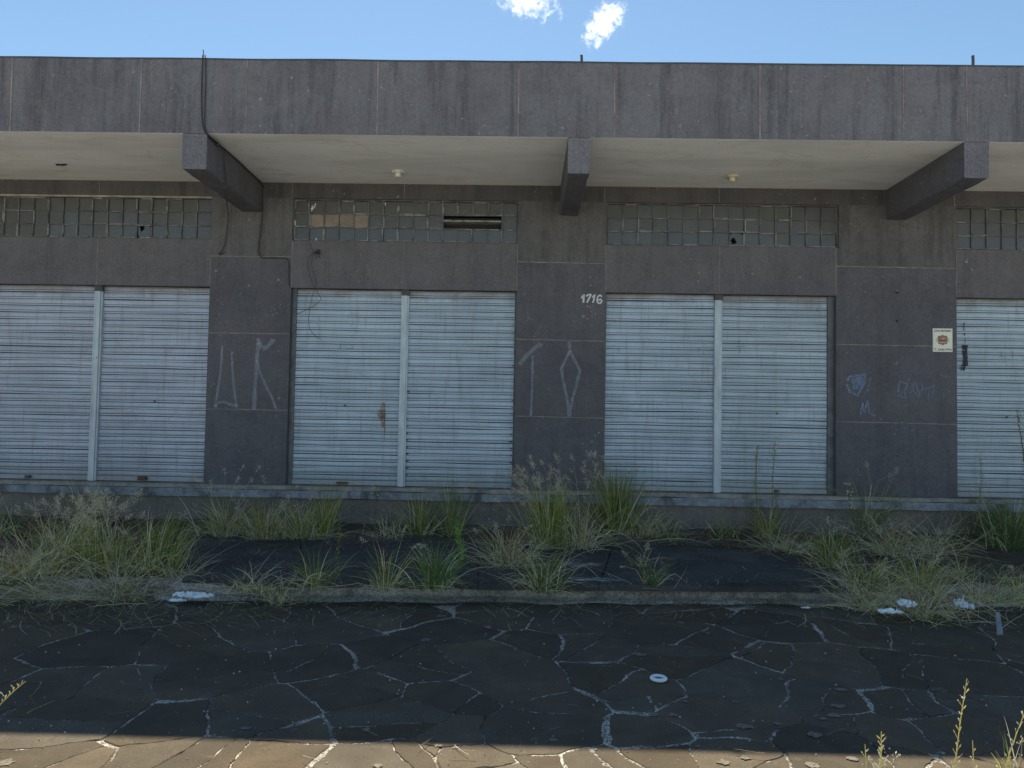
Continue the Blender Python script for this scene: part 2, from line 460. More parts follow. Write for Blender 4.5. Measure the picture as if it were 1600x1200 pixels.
# light mortar joints between the panels (2 mm proud, ragged)
jr = random.Random(3)
def joint(p0, p1, y, wd, mb, m):
    p0 = Vector(p0); p1 = Vector(p1); L = (p1-p0).length; n = max(2, int(L/.12))
    d = (p1-p0).normalized(); s = Vector((-d.z, 0, d.x))
    prev = None
    for k in range(n+1):
        p = p0 + d*(L*k/n) + s*jr.uniform(-.0015, .0015)
        hw = wd*.5*jr.uniform(.5, 1.25)
        q = [(p.x+s.x*hw, y, p.z+s.z*hw), (p.x-s.x*hw, y, p.z-s.z*hw)]
        if prev: mb.face([prev[0], prev[1], q[1], q[0]], m)
        prev = q
for i, (a, b) in enumerate(xs):
    a2 = max(a, XL); 
    for z in ZJ: joint((a2, 0, z + (.02 if i == 1 else 0)), (b, 0, z + (.02 if i == 1 else -.008)), YW-.002, .010, w, 4)
for i, (a, b) in enumerate(doors):
    joint((a, 0, ZL), (a, 0, ZW0), YW-.002, .008, w, 4)
    joint((b, 0, ZL), (b, 0, ZW0), YW-.002, .008, w, 4)
    joint(((a+b)/2-.01, 0, ZL), ((a+b)/2-.01, 0, ZW0-.004), YW-.002, .008, w, 4)
    joint((a-.02, 0, ZW1), (a-.02, 0, ZS), YW, .007, w, 4)
    joint(((a+b)/2-.02, 0, ZW1+.01), ((a+b)/2-.02, 0, ZS), YW, .007, w, 4)
# cladding damage: pale chips
ch = w; CM = 6; rr = random.Random(9)
def chip(px, py, r, Y=YW-.0025):
    p = at(px, py, Y=Y); n_ = 8
    ch.face([(p.x+r*rr.uniform(.4,1.2)*math.cos(-2*math.pi*k/n_), Y, p.z+r*rr.uniform(.4,1.1)*math.sin(-2*math.pi*k/n_)) for k in range(n_)], CM)
for (x, y, r) in ((435,437,.02),(438,476,.01),(430,483,.014),(423,486,.012),(419,493,.01),(426,492,.013),(433,490,.012),(561,440,.012),(597,420,.006),(628,441,.014),(777,405,.008),(735,446,.016),(696,443,.01),
    (1093,426,.018),(1100,425,.012),(1250,433,.014),(1021,430,.015),(1178,419,.01),(922,433,.015),(923,446,.012),(918,478,.016),(922,480,.018),(912,494,.02),(918,498,.012),(924,486,.014),(930,490,.012),(826,497,.014),(823,501,.01),
    (858,608,.012),(838,670,.01),(1401,568,.02),(1398,678,.014),(1402,455,.014),(1337,443,.01),(1478,588,.01),(1475,618,.01),(1482,445,.012),(1510,409,.02),(334,600,.015),(330,603,.012),(434,577,.007),(431,586,.009),(437,579,.007),(436,622,.02),
    (406,640,.01),(385,642,.008),(365,641,.008),(395,520,.01),(427,521,.01),(382,527,.012),(343,524,.012),(337,423,.02),(355,418,.008),(342,492,.01),(930,680,.02),(925,690,.02),(935,676,.02)):
    chip(x, y, r)
CM = 7
for (x, y, r) in ((1401,457,.03),(1402,502,.022),(1402,713,.014),(1394,600,.01),(911,409,.008)):
    chip(x, y, r)

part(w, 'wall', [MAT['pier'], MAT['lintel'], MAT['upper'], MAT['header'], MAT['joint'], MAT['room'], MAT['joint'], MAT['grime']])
# side and rear walls, roof: closes the dark rooms behind the glass
w = MB()
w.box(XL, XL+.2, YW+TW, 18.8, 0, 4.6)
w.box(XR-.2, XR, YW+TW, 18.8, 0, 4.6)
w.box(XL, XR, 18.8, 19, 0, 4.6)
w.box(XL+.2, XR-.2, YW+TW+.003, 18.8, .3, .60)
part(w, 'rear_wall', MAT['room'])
w = MB(); w.box(XL, XR, YW+TW+.0, 19, 4.62, 4.75)
part(w, 'roof', MAT['lintel'])

# fascia with joints, slightly uneven top edge
w = MB()
N = 120
tops = [ZT + .006*mnoise.noise(Vector((XL + (XR-XL)*k/N*1.3, 0, 0))) for k in range(N+1)]
for k in range(N):
    x0 = XL + (XR-XL)*k/N; x1 = XL + (XR-XL)*(k+1)/N
    t0, t1 = tops[k], tops[k+1]
    w.face([(x0,YF,ZS),(x1,YF,ZS),(x1,YF,t1),(x0,YF,t0)])
    w.face([(x0,YF,t0),(x1,YF,t1),(x1,YF+.16,t1),(x0,YF+.16,t0)])
    w.face([(x0,YF+.16,t0),(x1,YF+.16,t1),(x1,YF+.16,ZS),(x0,YF+.16,ZS)])
    w.face([(x0,YF+.16,ZS),(x1,YF+.16,ZS),(x1,YF,ZS),(x0,YF,ZS)])
for x, wd in ((-8.1,.008),(-6.7,.008),(-5.27,.011),(-3.945,.012),(-2.865,.007),(-1.536,.010),(-.118,.010),(.844,.009),(2.291,.011),(3.709,.012),(4.335,.007),(5.9,.01),(7.3,.01),(8.8,.01)):
    joint((x+.004, 0, ZS+.002), (x, 0, ZT-.01), YF-.0035, wd*1.3, w, 1)
# dark weathered edge along the very top
for k in range(N):
    x0 = XL + (XR-XL)*k/N; x1 = XL + (XR-XL)*(k+1)/N
    w.face([(x0,YF-.004,tops[k]-.012-.006*jr.random()),(x1,YF-.004,tops[k+1]-.012),(x1,YF-.004,tops[k+1]+.004),(x0,YF-.004,tops[k]+.004)], 2)
part(w, 'fascia', [MAT['fascia'], MAT['joint'], MAT['steel']])
w = MB(); w.box(XL, XR, YF+.163, YW+TW, ZS+.012, ZS+.14)
beams = [(-7.55,-7.31), (-3.500, -3.252), (.388, .606), (4.310, 4.552), (8.3, 8.54)]
part(w, 'canopy_slab', MAT['lintel'])
for i in range(len(beams)+1):
    a = XL if i == 0 else beams[i-1][1]; b = XR if i == len(beams) else beams[i][0]
    s_ = MB()
    s_.box(a, b, YF+.004, YW+.003, ZS-.002, ZS+.008)
    part(s_, 'soffit', MAT['soffit'])
for a, b in beams:
    s_ = MB()
    bv = .012
    # chamfered lower edges
    prof = [(a, ZS-.004), (a, 3.995+bv), (a+bv, 3.995), (b-bv, 3.995), (b, 3.995+bv), (b, ZS-.004)]
    n = 14
    ys = [YF + (YW - YF)*k/n for k in range(n+1)]
    jit = [[(jr.uniform(-.003,.003), jr.uniform(-.004,.004)) for _ in prof] for _ in ys]
    for k in range(n):
        for q in range(len(prof)-1):
            P = []
            for (kk, qq) in ((k,q),(k,q+1),(k+1,q+1),(k+1,q)):
                jx, jz = jit[kk][qq] if 0 < qq < 5 else (0, 0)
                P.append((prof[qq][0]+jx, ys[kk], prof[qq][1]+jz))
            s_.face(P, 0)
    s_.face([(p[0]+jit[0][q][0]*(0<q<5), YF, p[1]+jit[0][q][1]*(0<q<5)) for q, p in enumerate(prof)][::-1], 1)
    part(s_, 'canopy_beam', [MAT['beam'], MAT['nose']])

# threshold, lip and plinth below the shutters
w = MB()
def wavybox(mb, y0, y1, z0, z1, m=0, amp=.008, step=.18, seed=1):
    rr = random.Random(seed); n = int((XR-XL)/step)
    of = [(rr.uniform(-amp, amp), rr.uniform(-amp, amp)*.6, rr.uniform(-amp,amp)*.6) for _ in range(n+1)]
    for k in range(n):
        x0 = XL+(XR-XL)*k/n; x1 = XL+(XR-XL)*(k+1)/n; (a,za,ba),(b,zb,bb) = of[k], of[k+1]
        mb.face([(x0,y0+a,z0+ba),(x1,y0+b,z0+bb),(x1,y0+b,z1+zb),(x0,y0+a,z1+za)], m)
        mb.face([(x0,y0+a,z1+za),(x1,y0+b,z1+zb),(x1,y1,z1),(x0,y1,z1)], m)
        mb.face([(x0,y0+a,z0+ba),(x0,y1,z0),(x1,y1,z0),(x1,y0+b,z0+bb)], m)
wavybox(w, 8.90, YW+TW, .638, .682, 0, .006, .16, 1)
part(w, 'threshold', MAT['threshold'])
w = MB()
wavybox(w, 8.86, YW+TW, .545, .634, 0, .007, .2, 2)
part(w, 'step_lip', MAT['lip'])
w = MB()
wavybox(w, 8.90, YW+TW, -.05, .542, 0, .012, .3, 3)
part(w, 'plinth', MAT['plinth'])

# roller shutters
sr = random.Random(11)
PITCH = .0838
YS = 9.085
MARKS = {}
# small slits, rust freckles and grime on the slats: material marks lying on the sheet
mk = MB()
CUTS = {}
def slit(px0, py0, px1, py1, wd=.004):
    a = at(px0, py0, Y=YS-.013); b = at(px1, py1, Y=YS-.013)
    k_ = 2 if px0 < 630 else 3 if px0 < 900 else 4 if px0 < 1120 else 5 if px0 < 1400 else 6
    CUTS.setdefault(k_, MB()).ribbon([a, b], wd, up=Vector((0,1,0)))
for s_ in ((532,537,532,545),(550,524,550,528),(550,537,550,545),(540,545,553,545),(967,543,967,551),(1092,543,1092,551),(1097,552,1101,552),(1154,532,1154,537),(1151,541,1163,541),(1156,543,1156,552),(1277,481,1277,487),(1565,548,1565,558),(1582,548,1582,558),(778,600,778,605)):
    slit(*s_)
# ragged grime at the ends of the slats beside the second centre post and pier
mk = MB(); rr = random.Random(5)
for side_x, d in ((-1.434, 1), (-.148, -1)):
    z = 3.065 - PITCH*.7
    while z > .76:
        low = max(0, (2.3-z)/1.6)
        if rr.random() < .25 + low*.7:
            L_ = rr.uniform(.006, .022) + low*rr.uniform(.01, .035)
            h_ = rr.uniform(.006, .012) + low*rr.uniform(.004, .016)
            n_ = 6
            pts = []
            for k in range(n_+1):
                t = k/n_
                pts.append(Vector((side_x + d*L_*t, YS-.0125, z + rr.uniform(-.003,.003))))
            mk.ribbon(pts, [h_*(1-(k/n_))**.7+.002 for k in range(n_+1)], up=Vector((0,1,0)))
        z -= PITCH
MARKS['ends'] = mk
# orange rust runs on the left middle shutter
mk = MB()
for (px, py0, py1, wd) in ((598, 629, 668, .07), (601, 640, 690, .02), (595,640,655,.10)):
    a = at(px, py0, Y=YS-.0125); b = at(px, py1, Y=YS-.0125)
    mk.ribbon([a, (a+b)/2, b], [wd*.8, wd, wd*.4], up=Vector((0,1,0)))
MARKS['rust'] = mk

def shutter(x0, x1, mat, seed, ybase, z0=.735, z1=3.065, idx=0):
    rr = random.Random(seed)
    mb = MB()
    prof = []
    z = z1
    while z > z0 + .02:
        # wide slightly bellied slat, groove, narrow rib, groove
        prof += [(z, 0, 0), (z-.018, -.0035, 0), (z-.038, -.0035, 0), (z-.0520, 0, 0), (z-.0525, .014, 1), (z-.0575, .014, 1), (z-.0580, -.001, 0),
                 (z-.0750, -.001, 0), (z-.0765, .014, 1), (z-.0825, .014, 1)]
        z -= PITCH
    nx = 26
    sag = [rr.uniform(-1, 1) for _ in range(200)]
    row = []
    ph = rr.uniform(0, 9)
    for k in range(nx+1):
        x = x0 + (x1-x0)*k/nx
        colv = []
        for (zz, dy, g) in prof:
            i = int((z1-zz)/PITCH)
            dz = .0065*mnoise.noise(Vector((x*1.6+ph, i*.55, 0))) + .0028*sag[i % 200]*math.sin(math.pi*k/nx)
            dd = .010*mnoise.noise(Vector((x*.9+ph, zz*1.4, 5))) + .004*mnoise.noise(Vector((x*2.5+ph, i*.9, 8)))
            gg = dy
            if g == 1: gg = dy + .004*sag[(i*7+3) % 200]
            if g == 0 and dy == 0 and rr.random() < .02: gg += .002
            colv.append((x, ybase + gg + dd, zz + dz))
        row.append(colv)
    n0 = len(mb.v); L = len(prof)
    for c_ in row: mb.v += c_
    for k in range(nx):
        for q in range(L-1):
            a = n0+k*L+q; b = a+L
            mb.f.append((a, a+1, b+1, b)); mb.c.append((1,1,1))
            deep = prof[q][2] == 1 or prof[q+1][2] == 1
            mb.m.append(1 if deep else 0)
    def absorb(src, mi):
        n1 = len(mb.v); mb.v += src.v
        for f in src.f: mb.f.append(tuple(i+n1 for i in f)); mb.m.append(mi); mb.c.append((1,1,1))
    if idx in CUTS: absorb(CUTS[idx], 2)
    if idx == 3: absorb(MARKS['ends'], 2)
    if idx == 2: absorb(MARKS['rust'], 3)
    o = part(mb, 'roller_shutter', [mat, MAT['groove'], MAT['grime'], MAT['stain']])
    br = MB()
    br.box(x0, x1, ybase-.012, ybase+.02, .690, z0+.002)
    br.box(x0, x1, ybase-.016, ybase-.0125, .722, .729)
    part(br, 'bottom_rail', [mat], o)
    return o
def bit(x0, x1, y, z0, z1, mat, name, parent, d=.03):
    b = MB(); b.box(x0, x1, y-d, y, z0, z1); b.box(x0+.01, x1+.02, y-d*.6, y-.002, (z0+z1)/2-.006, (z0+z1)/2+.006)
    return part(b, name, mat, parent)
MW = .045
shots = []
for i, (a, b) in enumerate(doors):
    mid = [-5.25, -1.478, 2.32, 6.53][i]
    g = .035
    mats = [(MAT['shutA'], MAT['shutA']), (MAT['shutB'], MAT['shutB']), (MAT['shutB'], MAT['shutC']), (MAT['shutC'], MAT['shutA'])][i]
    dy = (.0, .0)
    s1 = shutter(a+g*(1.6 if i == 1 else .7), mid-MW+.004, mats[0], 20+i, YS, .742 if i == 1 else .735, idx=2*i)
    s2 = shutter(mid+MW-.004, b-g*(2.2 if i == 2 else .6), mats[1], 40+i, YS, .735, idx=2*i+1)
    shots += [s1, s2]
    # centre post
    mu = MB()
    mu.box(mid-MW, mid+MW-.02, YS-.045, YS+.03, .684, 3.0)
    mu.box(mid+MW-.019, mid+MW, YS-.03, YS+.03, .684, 3.0)
    mu.box(mid-MW+.012, mid-MW+.018, YS-.049, YS-.0455, .69, 2.99)
    mu.box(mid-MW-.002, mid+MW+.006, YS-.05, YS+.03, 3.0, ZL, 1)
    part(mu, 'centre_post', [MAT['mullion'], MAT['steel']])
    for (u0, u1) in ((a, a+g*(1.6 if i == 1 else .7)), (b-g*(2.2 if i == 2 else .6), b)):
        gr = MB(); gr.box(u0+.001, u1-.001, YS-.02, YS+.03, .684, ZL)
        gr.box(u0+.006, u0+.010, YS-.024, YS-.0205, .684, ZL)
        part(gr, 'guide_rail', [MAT['guide']])
# locks and keyholes
for (px, py, k, r) in ((242,627,1,.012), (539,634,2,.014), (1214,646,5,.012), (1573,652,6,.012)):
    p = at(px, py, Y=YS-.004)
    b = MB()
    for j in range(12):
        t0 = 2*math.pi*j/12; t1 = 2*math.pi*(j+1)/12
        b.face([(p.x, p.y-.012, p.z), (p.x+r*math.cos(t1), p.y-.010, p.z+r*math.sin(t1)), (p.x+r*math.cos(t0), p.y-.010, p.z+r*math.sin(t0))])
        b.face([(p.x+r*math.cos(t0), p.y-.010, p.z+r*math.sin(t0)), (p.x+r*math.cos(t1), p.y-.010, p.z+r*math.sin(t1)), (p.x+r*math.cos(t1), p.y+.012, p.z+r*math.sin(t1)), (p.x+r*math.cos(t0), p.y+.012, p.z+r*math.sin(t0))])
    part(b, 'keyhole', MAT['steel'], shots[k])
bit(*[at(x, 748, Y=YS-.02).x for x in (216, 229)], YS-.012, .70, .745, MAT['rust'], 'padlock', shots[1])
bit(*[at(x, 748, Y=YS-.02).x for x in (40, 47)], YS-.012, .70, .735, MAT['steel'], 'padlock', shots[0])
bit(*[at(x, 752, Y=YS-.02).x for x in (526, 542)], YS-.012, .70, .728, MAT['rust'], 'latch', shots[2], .02)
bit(*[at(x, 765, Y=YS-.02).x for x in (1210, 1216)], YS-.012, .70, .73, MAT['rust'], 'latch', shots[5], .02)
# window strips
wr_ = random.Random(21)
PW = .184
broken = {}
for wi, (a, b) in enumerate(wins):
    z0, z1 = ZW0, ZW1
    YG = YW + .05
    cols = 15 if wi in (1, 2) else (19 if wi == 0 else 15)
    pw = (b-a-.03)/cols; phh = (z1-z0-.03)/3
    fx0, fz0 = a+.015, z0+.015
    fr = MB()
    # outer frame
    fr.box(a, b, YG-.02, YG+.02, z0, z0+.015); fr.box(a, b, YG-.02, YG+.02, z1-.015, z1)
    fr.box(a, a+.015, YG-.02, YG+.02, z0+.015, z1-.015); fr.box(b-.015, b, YG-.02, YG+.02, z0+.015, z1-.015)
    if wi == 0:
        fr.box(a, b, YW-.006, YG-.02, z1-.016, z1+.004, 2)
    for c_ in range(1, cols):
        x = fx0 + c_*pw
        th = .006
        open_ = (wi == 1 and c_ in (11, 12, 13))
        if open_:
            fr.box(x-th, x+th, YG-.016, YG+.012, fz0+2*phh, z1-.015)
            fr.box(x-th, x+th, YG-.016, YG+.012, fz0, fz0+phh)
        elif wi == 1 and c_ in (10, 14):
            fr.box(x-th*1.6, x+th*1.6, YG-.016, YG+.012, fz0, z1-.015)
        else:
            fr.box(x-th, x+th, YG-.016, YG+.012, fz0, z1-.015)
    for r_ in (1, 2):
        zz = fz0 + r_*phh
        fr.box(fx0, b-.015, YG-.014, YG+.010, zz-.005, zz+.005)
    # patchy old putty round the panes
    for c_ in range(cols):
        for r_ in range(3):
            x0 = fx0+c_*pw+.008; x1 = fx0+(c_+1)*pw-.008; q0 = fz0+r_*phh+.007; q1 = fz0+(r_+1)*phh-.007
            if wi == 1 and 10 <= c_ <= 13 and r_ == 1: continue
            for (A, B) in (((x0,q0),(x1,q0)),((x0,q1),(x1,q1)),((x0,q0),(x0,q1)),((x1,q0),(x1,q1))):
                horiz = A[1] == B[1]
                pr_ = (.5 if wi == 1 else .3) if horiz else (.45 if wi == 1 else .25)
                if r_ == 0 and A[1] == q0 and horiz: pr_ = .85
                if wr_.random() < pr_:
                    t0 = wr_.uniform(0, .25) if wr_.random() < .5 else 0
                    t1 = 1 - (wr_.uniform(0, .4) if wr_.random() < .5 else 0)
                    th = wr_.uniform(.0025, .006)
                    if horiz: fr.box(A[0]+(B[0]-A[0])*t0, A[0]+(B[0]-A[0])*t1, YG-.018, YG-.003, A[1]-th, A[1]+th, 1)
                    else: fr.box(A[0]-th, A[0]+th, YG-.0185, YG-.003, A[1]+(B[1]-A[1])*t0, A[1]+(B[1]-A[1])*t1, 1)
    fo = part(fr, 'window', [MAT['wframe'], MAT['putty'], MAT['cream']])
    gl = MB()
    hole = {0: None, 1: None, 2: None, 3: None}
    hp = {0: at(222, 356, Y=YG), 2: at(1146, 376, Y=YG)}.get(wi)
    for c_ in range(cols):
        for r_ in range(3):
            x0 = fx0+c_*pw+.005; x1 = fx0+(c_+1)*pw-.005; q0 = fz0+r_*phh+.004; q1 = fz0+(r_+1)*phh-.004
            if wi == 1 and 10 <= c_ <= 13 and r_ == 1: continue
            mi = [1, 0, 2][r_] if wr_.random() < .8 else wr_.choice([0, 1, 2])  # bottom row bluest, its sky reflection painted in; top row darkest
            if wi == 2 and r_ == 1: mi = 0
            if r_ == 2 and wr_.random() < .6: mi = 2
            if r_ == 0 and wr_.random() < .7: mi = 1
            if wi == 0 and c_ < 8: mi = 2
            if wi == 1 and r_ == 1 and 1 <= c_ <= 4: mi = 3
            t1_ = wr_.uniform(-.001, .001); t2_ = wr_.uniform(-.0015, .0015)
            quad = [(x0, YG+t1_, q0), (x1, YG+t1_+t2_, q0), (x1, YG+t2_, q1), (x0, YG, q1)]
            if hp and x0 < hp.x < x1 and q0 < hp.z < q1:
                # broken pane: ragged hole, glass left round it
                n_ = 14
                ring = []; outer = []
                for k in range(n_):
                    t = 2*math.pi*k/n_
                    rr_ = .036*wr_.uniform(.6, 1.25)
                    ring.append((hp.x+rr_*math.cos(t), YG, hp.z-.005+rr_*1.2*math.sin(t)))
                    cx_, cz_ = math.cos(t), math.sin(t)
                    k2 = min([(x1-hp.x)/cx_ if cx_ > 1e-6 else 1e9, (x0-hp.x)/cx_ if cx_ < -1e-6 else 1e9,
                              (q1-hp.z)/cz_ if cz_ > 1e-6 else 1e9, (q0-hp.z)/cz_ if cz_ < -1e-6 else 1e9])
                    outer.append((hp.x+cx_*k2, YG, hp.z+cz_*k2))
                ring = [(min(max(p[0], x0+.003), x1-.003), p[1], min(max(p[2], q0+.003), q1-.003)) for p in ring]
                for k in range(n_):
                    gl.face([outer[k], outer[(k+1) % n_], ring[(k+1) % n_], ring[k]], 1)
                gl.face([(p[0], YG+.012, p[2]) for p in ring], 4)  # black sheet stands in for the dark room behind the hole
            else:
                gl.face(quad, mi)
    if wi == 1:
        # chipped white paint marks on the panes
        ch = gl
        for L_ in ([(482,319),(484,325),(488,327),(492,322),(493,318)], [(488,321),(487,330)], [(461,344),(461,352)],[(494,372),(494,377)],[(602,317),(602,321)],[(460,370),(461,374)]):
            pts = [at(x, y, Y=YG-.008) for x, y in L_]
            ch.ribbon(pts, .014, 5, up=Vector((0,1,0)))
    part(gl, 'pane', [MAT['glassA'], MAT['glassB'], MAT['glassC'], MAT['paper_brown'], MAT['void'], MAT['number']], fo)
    # dark backing closed right behind the open vent
    if wi == 1:
        # top-hung flap standing open, seen edge on, over four panes
        x0 = fx0+10*pw+.012; x1 = fx0+14*pw-.012; zc = fz0+1.5*phh
        fl = MB()
        fl.box(x0, x1, YG-.075, YG+.075, zc-.006, zc+.006)
        fl.box(x0, x1, YG-.080, YG-.0755, zc-.011, zc+.011)
        part(fl, 'vent_flap', MAT['putty'], fo)
        fl = MB()
        fl.box(fx0+10*pw+.007, fx0+14*pw-.007, YG+.09, YG+.10, fz0+phh, fz0+2*phh)  # dark sheet stands in for the unlit room behind the flap
        part(fl, 'vent_gap_shade', MAT['room'], fo)

# ------------------------------------------------------------------ things on the building
def ribbon_paint(strokes, Y, name, mat, label, cat, root=None):
    mb = MB()
    for (L_, wd) in strokes:
        pts = [at(x, y, Y=Y) for x, y in L_]
        # resample for smooth joins
        out = []
        for k in range(len(pts)-1):
            for q in range(4): out.append(pts[k].lerp(pts[k+1], q/4))
        out.append(pts[-1])
        jw = random.Random(len(out))
        mb.ribbon([p + Vector((jw.uniform(-.002,.002),0,jw.uniform(-.002,.002))) for p in out], [wd*jw.uniform(.75,1.2) for _ in out], up=Vector((0,1,0)))
    # each stroke lies on its own hair-thin layer, so crossings do not share a plane
    o = mb.build(name, mat)
    for i, v in enumerate(o.data.vertices): v.co.y -= .00001*i
    return tag(o, label, cat)
YP = YW-.004
DG = [[([(908.5,466),(912.5,460),(911.5,473)],.022),([(908,465),(911,464)],.02)],
      [([(916,463),(919,460.5),(923.5,460),(920,467),(917,473)],.020)],
      [([(925.5,464.5),(929.5,460.5),(928,468),(926.5,473)],.020),([(926,465),(929.5,465)],.016)],
      [([(940.5,463.5),(937.5,461),(934.5,463),(932.8,468),(934,473),(938,474),(940.5,470.5),(938.5,467.5),(935,469)],.018)]]
root = empty('house_number', at(925, 474, Y=YP))
tag(root, 'white hand painted house number 1716 on the grey pier between two shop openings', 'house number')
for d in DG:
    mb = MB(); kk = 0
    for (L_, wd) in d:
        pts = [at(x, y, Y=YP-.001*kk) for x, y in L_]; kk += 1
        out = []
        for k in range(len(pts)-1):
            for q in range(4): out.append(pts[k].lerp(pts[k+1], q/4))
        out.append(pts[-1])
        mb.ribbon(out, wd, up=Vector((0,1,0)))
    o = mb.build('digit', MAT['number'])
    rel(o, root)
ribbon_paint([([(347,540),(346,570),(342,600),(338,625),(336,637)],.03),([(362,548),(363,575),(365,600),(368,625),(371,637)],.028),
              ([(336,636),(342,628),(350,628),(360,632),(370,634)],.032),([(404,528),(401,570),(399,600),(397,640)],.045),([(401,563),(406,580),(415,602),(424,620),(432,639)],.032),([(404,535),(412,545),(420,540),(427,530)],.05)],
             YP, 'graffiti', MAT['spray'], 'faded pale spray letters on the narrow pier left of the first middle shutter', 'graffiti')
ribbon_paint([([(812,570),(822,556),(834,545),(846,537)],.05),([(832,556),(832,590),(831,620),(829,650)],.03),([(889,534),(891,548),(884,560),(877,578),(881,600),(887,625),(889,650)],.036),
              ([(890,548),(897,562),(906,578),(901,600),(894,625),(890,650)],.036)],
             YP, 'graffiti', MAT['spray'], 'faded pale spray arrow and diamond below the house number', 'graffiti')
ribbon_paint([([(1323,595),(1328,588),(1352,585),(1350,598),(1340,618),(1328,612),(1323,600)],.03),([(1330,596),(1346,592),(1340,606),(1332,604)],.06),([(1360,590),(1355,612)],.012),
              ([(1344,650),(1348,628),(1350,645),(1356,624),(1358,645),(1368,650)],.018)],
             YP, 'graffiti', MAT['spray_blue'], 'pale blue spray blob and scribble at left of the wide right pier', 'graffiti')
ribbon_paint([([(1403,613),(1406,596),(1418,600),(1413,612),(1416,622),(1402,618)],.014),([(1422,616),(1430,596),(1438,622),(1426,610)],.011),([(1438,600),(1442,606),(1434,622)],.010),([(1444,596),(1440,610),(1462,601)],.010),([(1452,606),(1450,624)],.008),([(1459,602),(1457,618)],.008)],
             YP, 'graffiti', MAT['spray_blue'], 'thin pale scribbled tag at right of the wide right pier below the poster', 'graffiti')
ribbon_paint([([(1508,541),(1508,552),(1509,560),(1508,572)],.055),([(1504,541),(1512,541)],.03),([(1507,572),(1506,579)],.03),([(1503,570),(1502,579)],.012),([(1508,505),(1506,505),(1506,516),(1509,516)],.010),([(1507,521),(1507,524)],.02),([(1508,528),(1508,541)],.006)],
             YS-.014, 'graffiti', MAT['spray_black'], 'black dripping spray mark on the edge of the far right shutter', 'graffiti')

# poster
pc = at(1472.5, 531.5, Y=YW-.004)
a0 = at(1457.5, 549.5, Y=YW-.004); a1 = at(1488, 513.5, Y=YW-.004)
W_, H_ = a1.x-a0.x, a1.z-a0.z
root = empty('security_poster', (pc.x, YW-.004, a0.z))
tag(root, 'small ivory security notice with a reddish shield emblem on the right pier', 'sign')
b = MB(); b.box(a0.x, a1.x, YW-.006, YW-.0005, a0.z, a1.z); rel(b.build('backing', MAT['poster_edge']), root)
b = MB(); b.face([(a0.x+.006, YW-.0085, a0.z+.006), (a1.x-.006, YW-.0085, a0.z+.006), (a1.x-.006, YW-.0085, a1.z-.006), (a0.x+.006, YW-.0085, a1.z-.006)])
rel(b.build('paper', MAT['poster']), root)
def text(body, x, z, width, height, y, mat, name, root):
    cu = bpy.data.curves.new('t', 'FONT'); cu.body = body; cu.align_x = 'LEFT'; cu.offset = .028
    to = bpy.data.objects.new('t', cu); COL.objects.link(to)
    bpy.context.view_layer.update()
    dg = bpy.context.evaluated_depsgraph_get()
    me = bpy.data.meshes.new_from_object(to.evaluated_get(dg))
    bpy.data.objects.remove(to); bpy.data.curves.remove(cu)
    xs_ = [v.co.x for v in me.vertices]; ys_ = [v.co.y for v in me.vertices]
    sx, sy = width/(max(xs_)-min(xs_)), height/(max(ys_)-min(ys_))
    x0_, y0_ = min(xs_), min(ys_)
    for v in me.vertices:
        v.co = Vector((x+(v.co.x-x0_)*sx, y, z+(v.co.y-y0_)*sy))
    me.materials.clear(); me.materials.append(mat)
    o = bpy.data.objects.new(name, me); COL.objects.link(o)
    return rel(o, root)
text('LOCAL PROTEGIDO', a0.x+.014, a1.z-.042, W_-.030, .026, YW-.0095, MAT['pblack'], 'lettering', root)
text('T. 3330-7883', a0.x+.014, a0.z+.014, W_-.028, .024, YW-.0095, MAT['pblack'], 'lettering', root)
cx, cz = pc.x, pc.z
def shield(sc, y, mat, mb=None):
    pts = [(-.62,.72),(-.15,.80),(0,1),(.15,.80),(.62,.72),(.74,.3),(.66,-.2),(.62,-.72),(.2,-.82),(0,-1),(-.2,-.82),(-.62,-.72),(-.66,-.2),(-.74,.3)]
    b = MB(); b.face([(cx+p[0]*sc*.078, y, cz+.002+p[1]*sc*.062) for p in pts][::-1]); return b
rel(shield(1.08, YW-.0095, None).build('emblem_border', MAT['polive']), root)
rel(shield(.94, YW-.0105, None).build('emblem', MAT['pred']), root)
for s_ in (-1, 1):
    b = MB()
    for k in range(3):
        zz = cz + .012 - k*.014
        xx = cx + s_*.062
        b.box(xx-.019, xx+.019, YW-.0100, YW-.0090, zz-.0022, zz+.0022)
    b.box(xx-s_*.017-.002, xx-s_*.017+.002, YW-.0103, YW-.0090, cz-.02, cz+.016)
    rel(b.build('emblem_bars', MAT['polive']), root)
b = MB()
for (dx0,dx1,dz0,dz1) in ((-.04,.04,-.036,-.018),(-.012,.012,.004,.030),(.014,.034,.012,.026)):
    b.face([(cx+dx0, YW-.0115, cz+dz0),(cx+dx1, YW-.0115, cz+dz0),(cx+dx1, YW-.0115, cz+dz1),(cx+dx0, YW-.0115, cz+dz1)])
rel(b.build('emblem_figure', MAT['ptan']), root)
b = MB()
for k in range(6):
    x_ = cx-.034+k*.012
    b.face([(x_, YW-.0115, cz-.012),(x_+.008, YW-.0115, cz-.012),(x_+.008, YW-.0115, cz),(x_, YW-.0115, cz)])
rel(b.build('emblem_caption', MAT['pblack']), root)

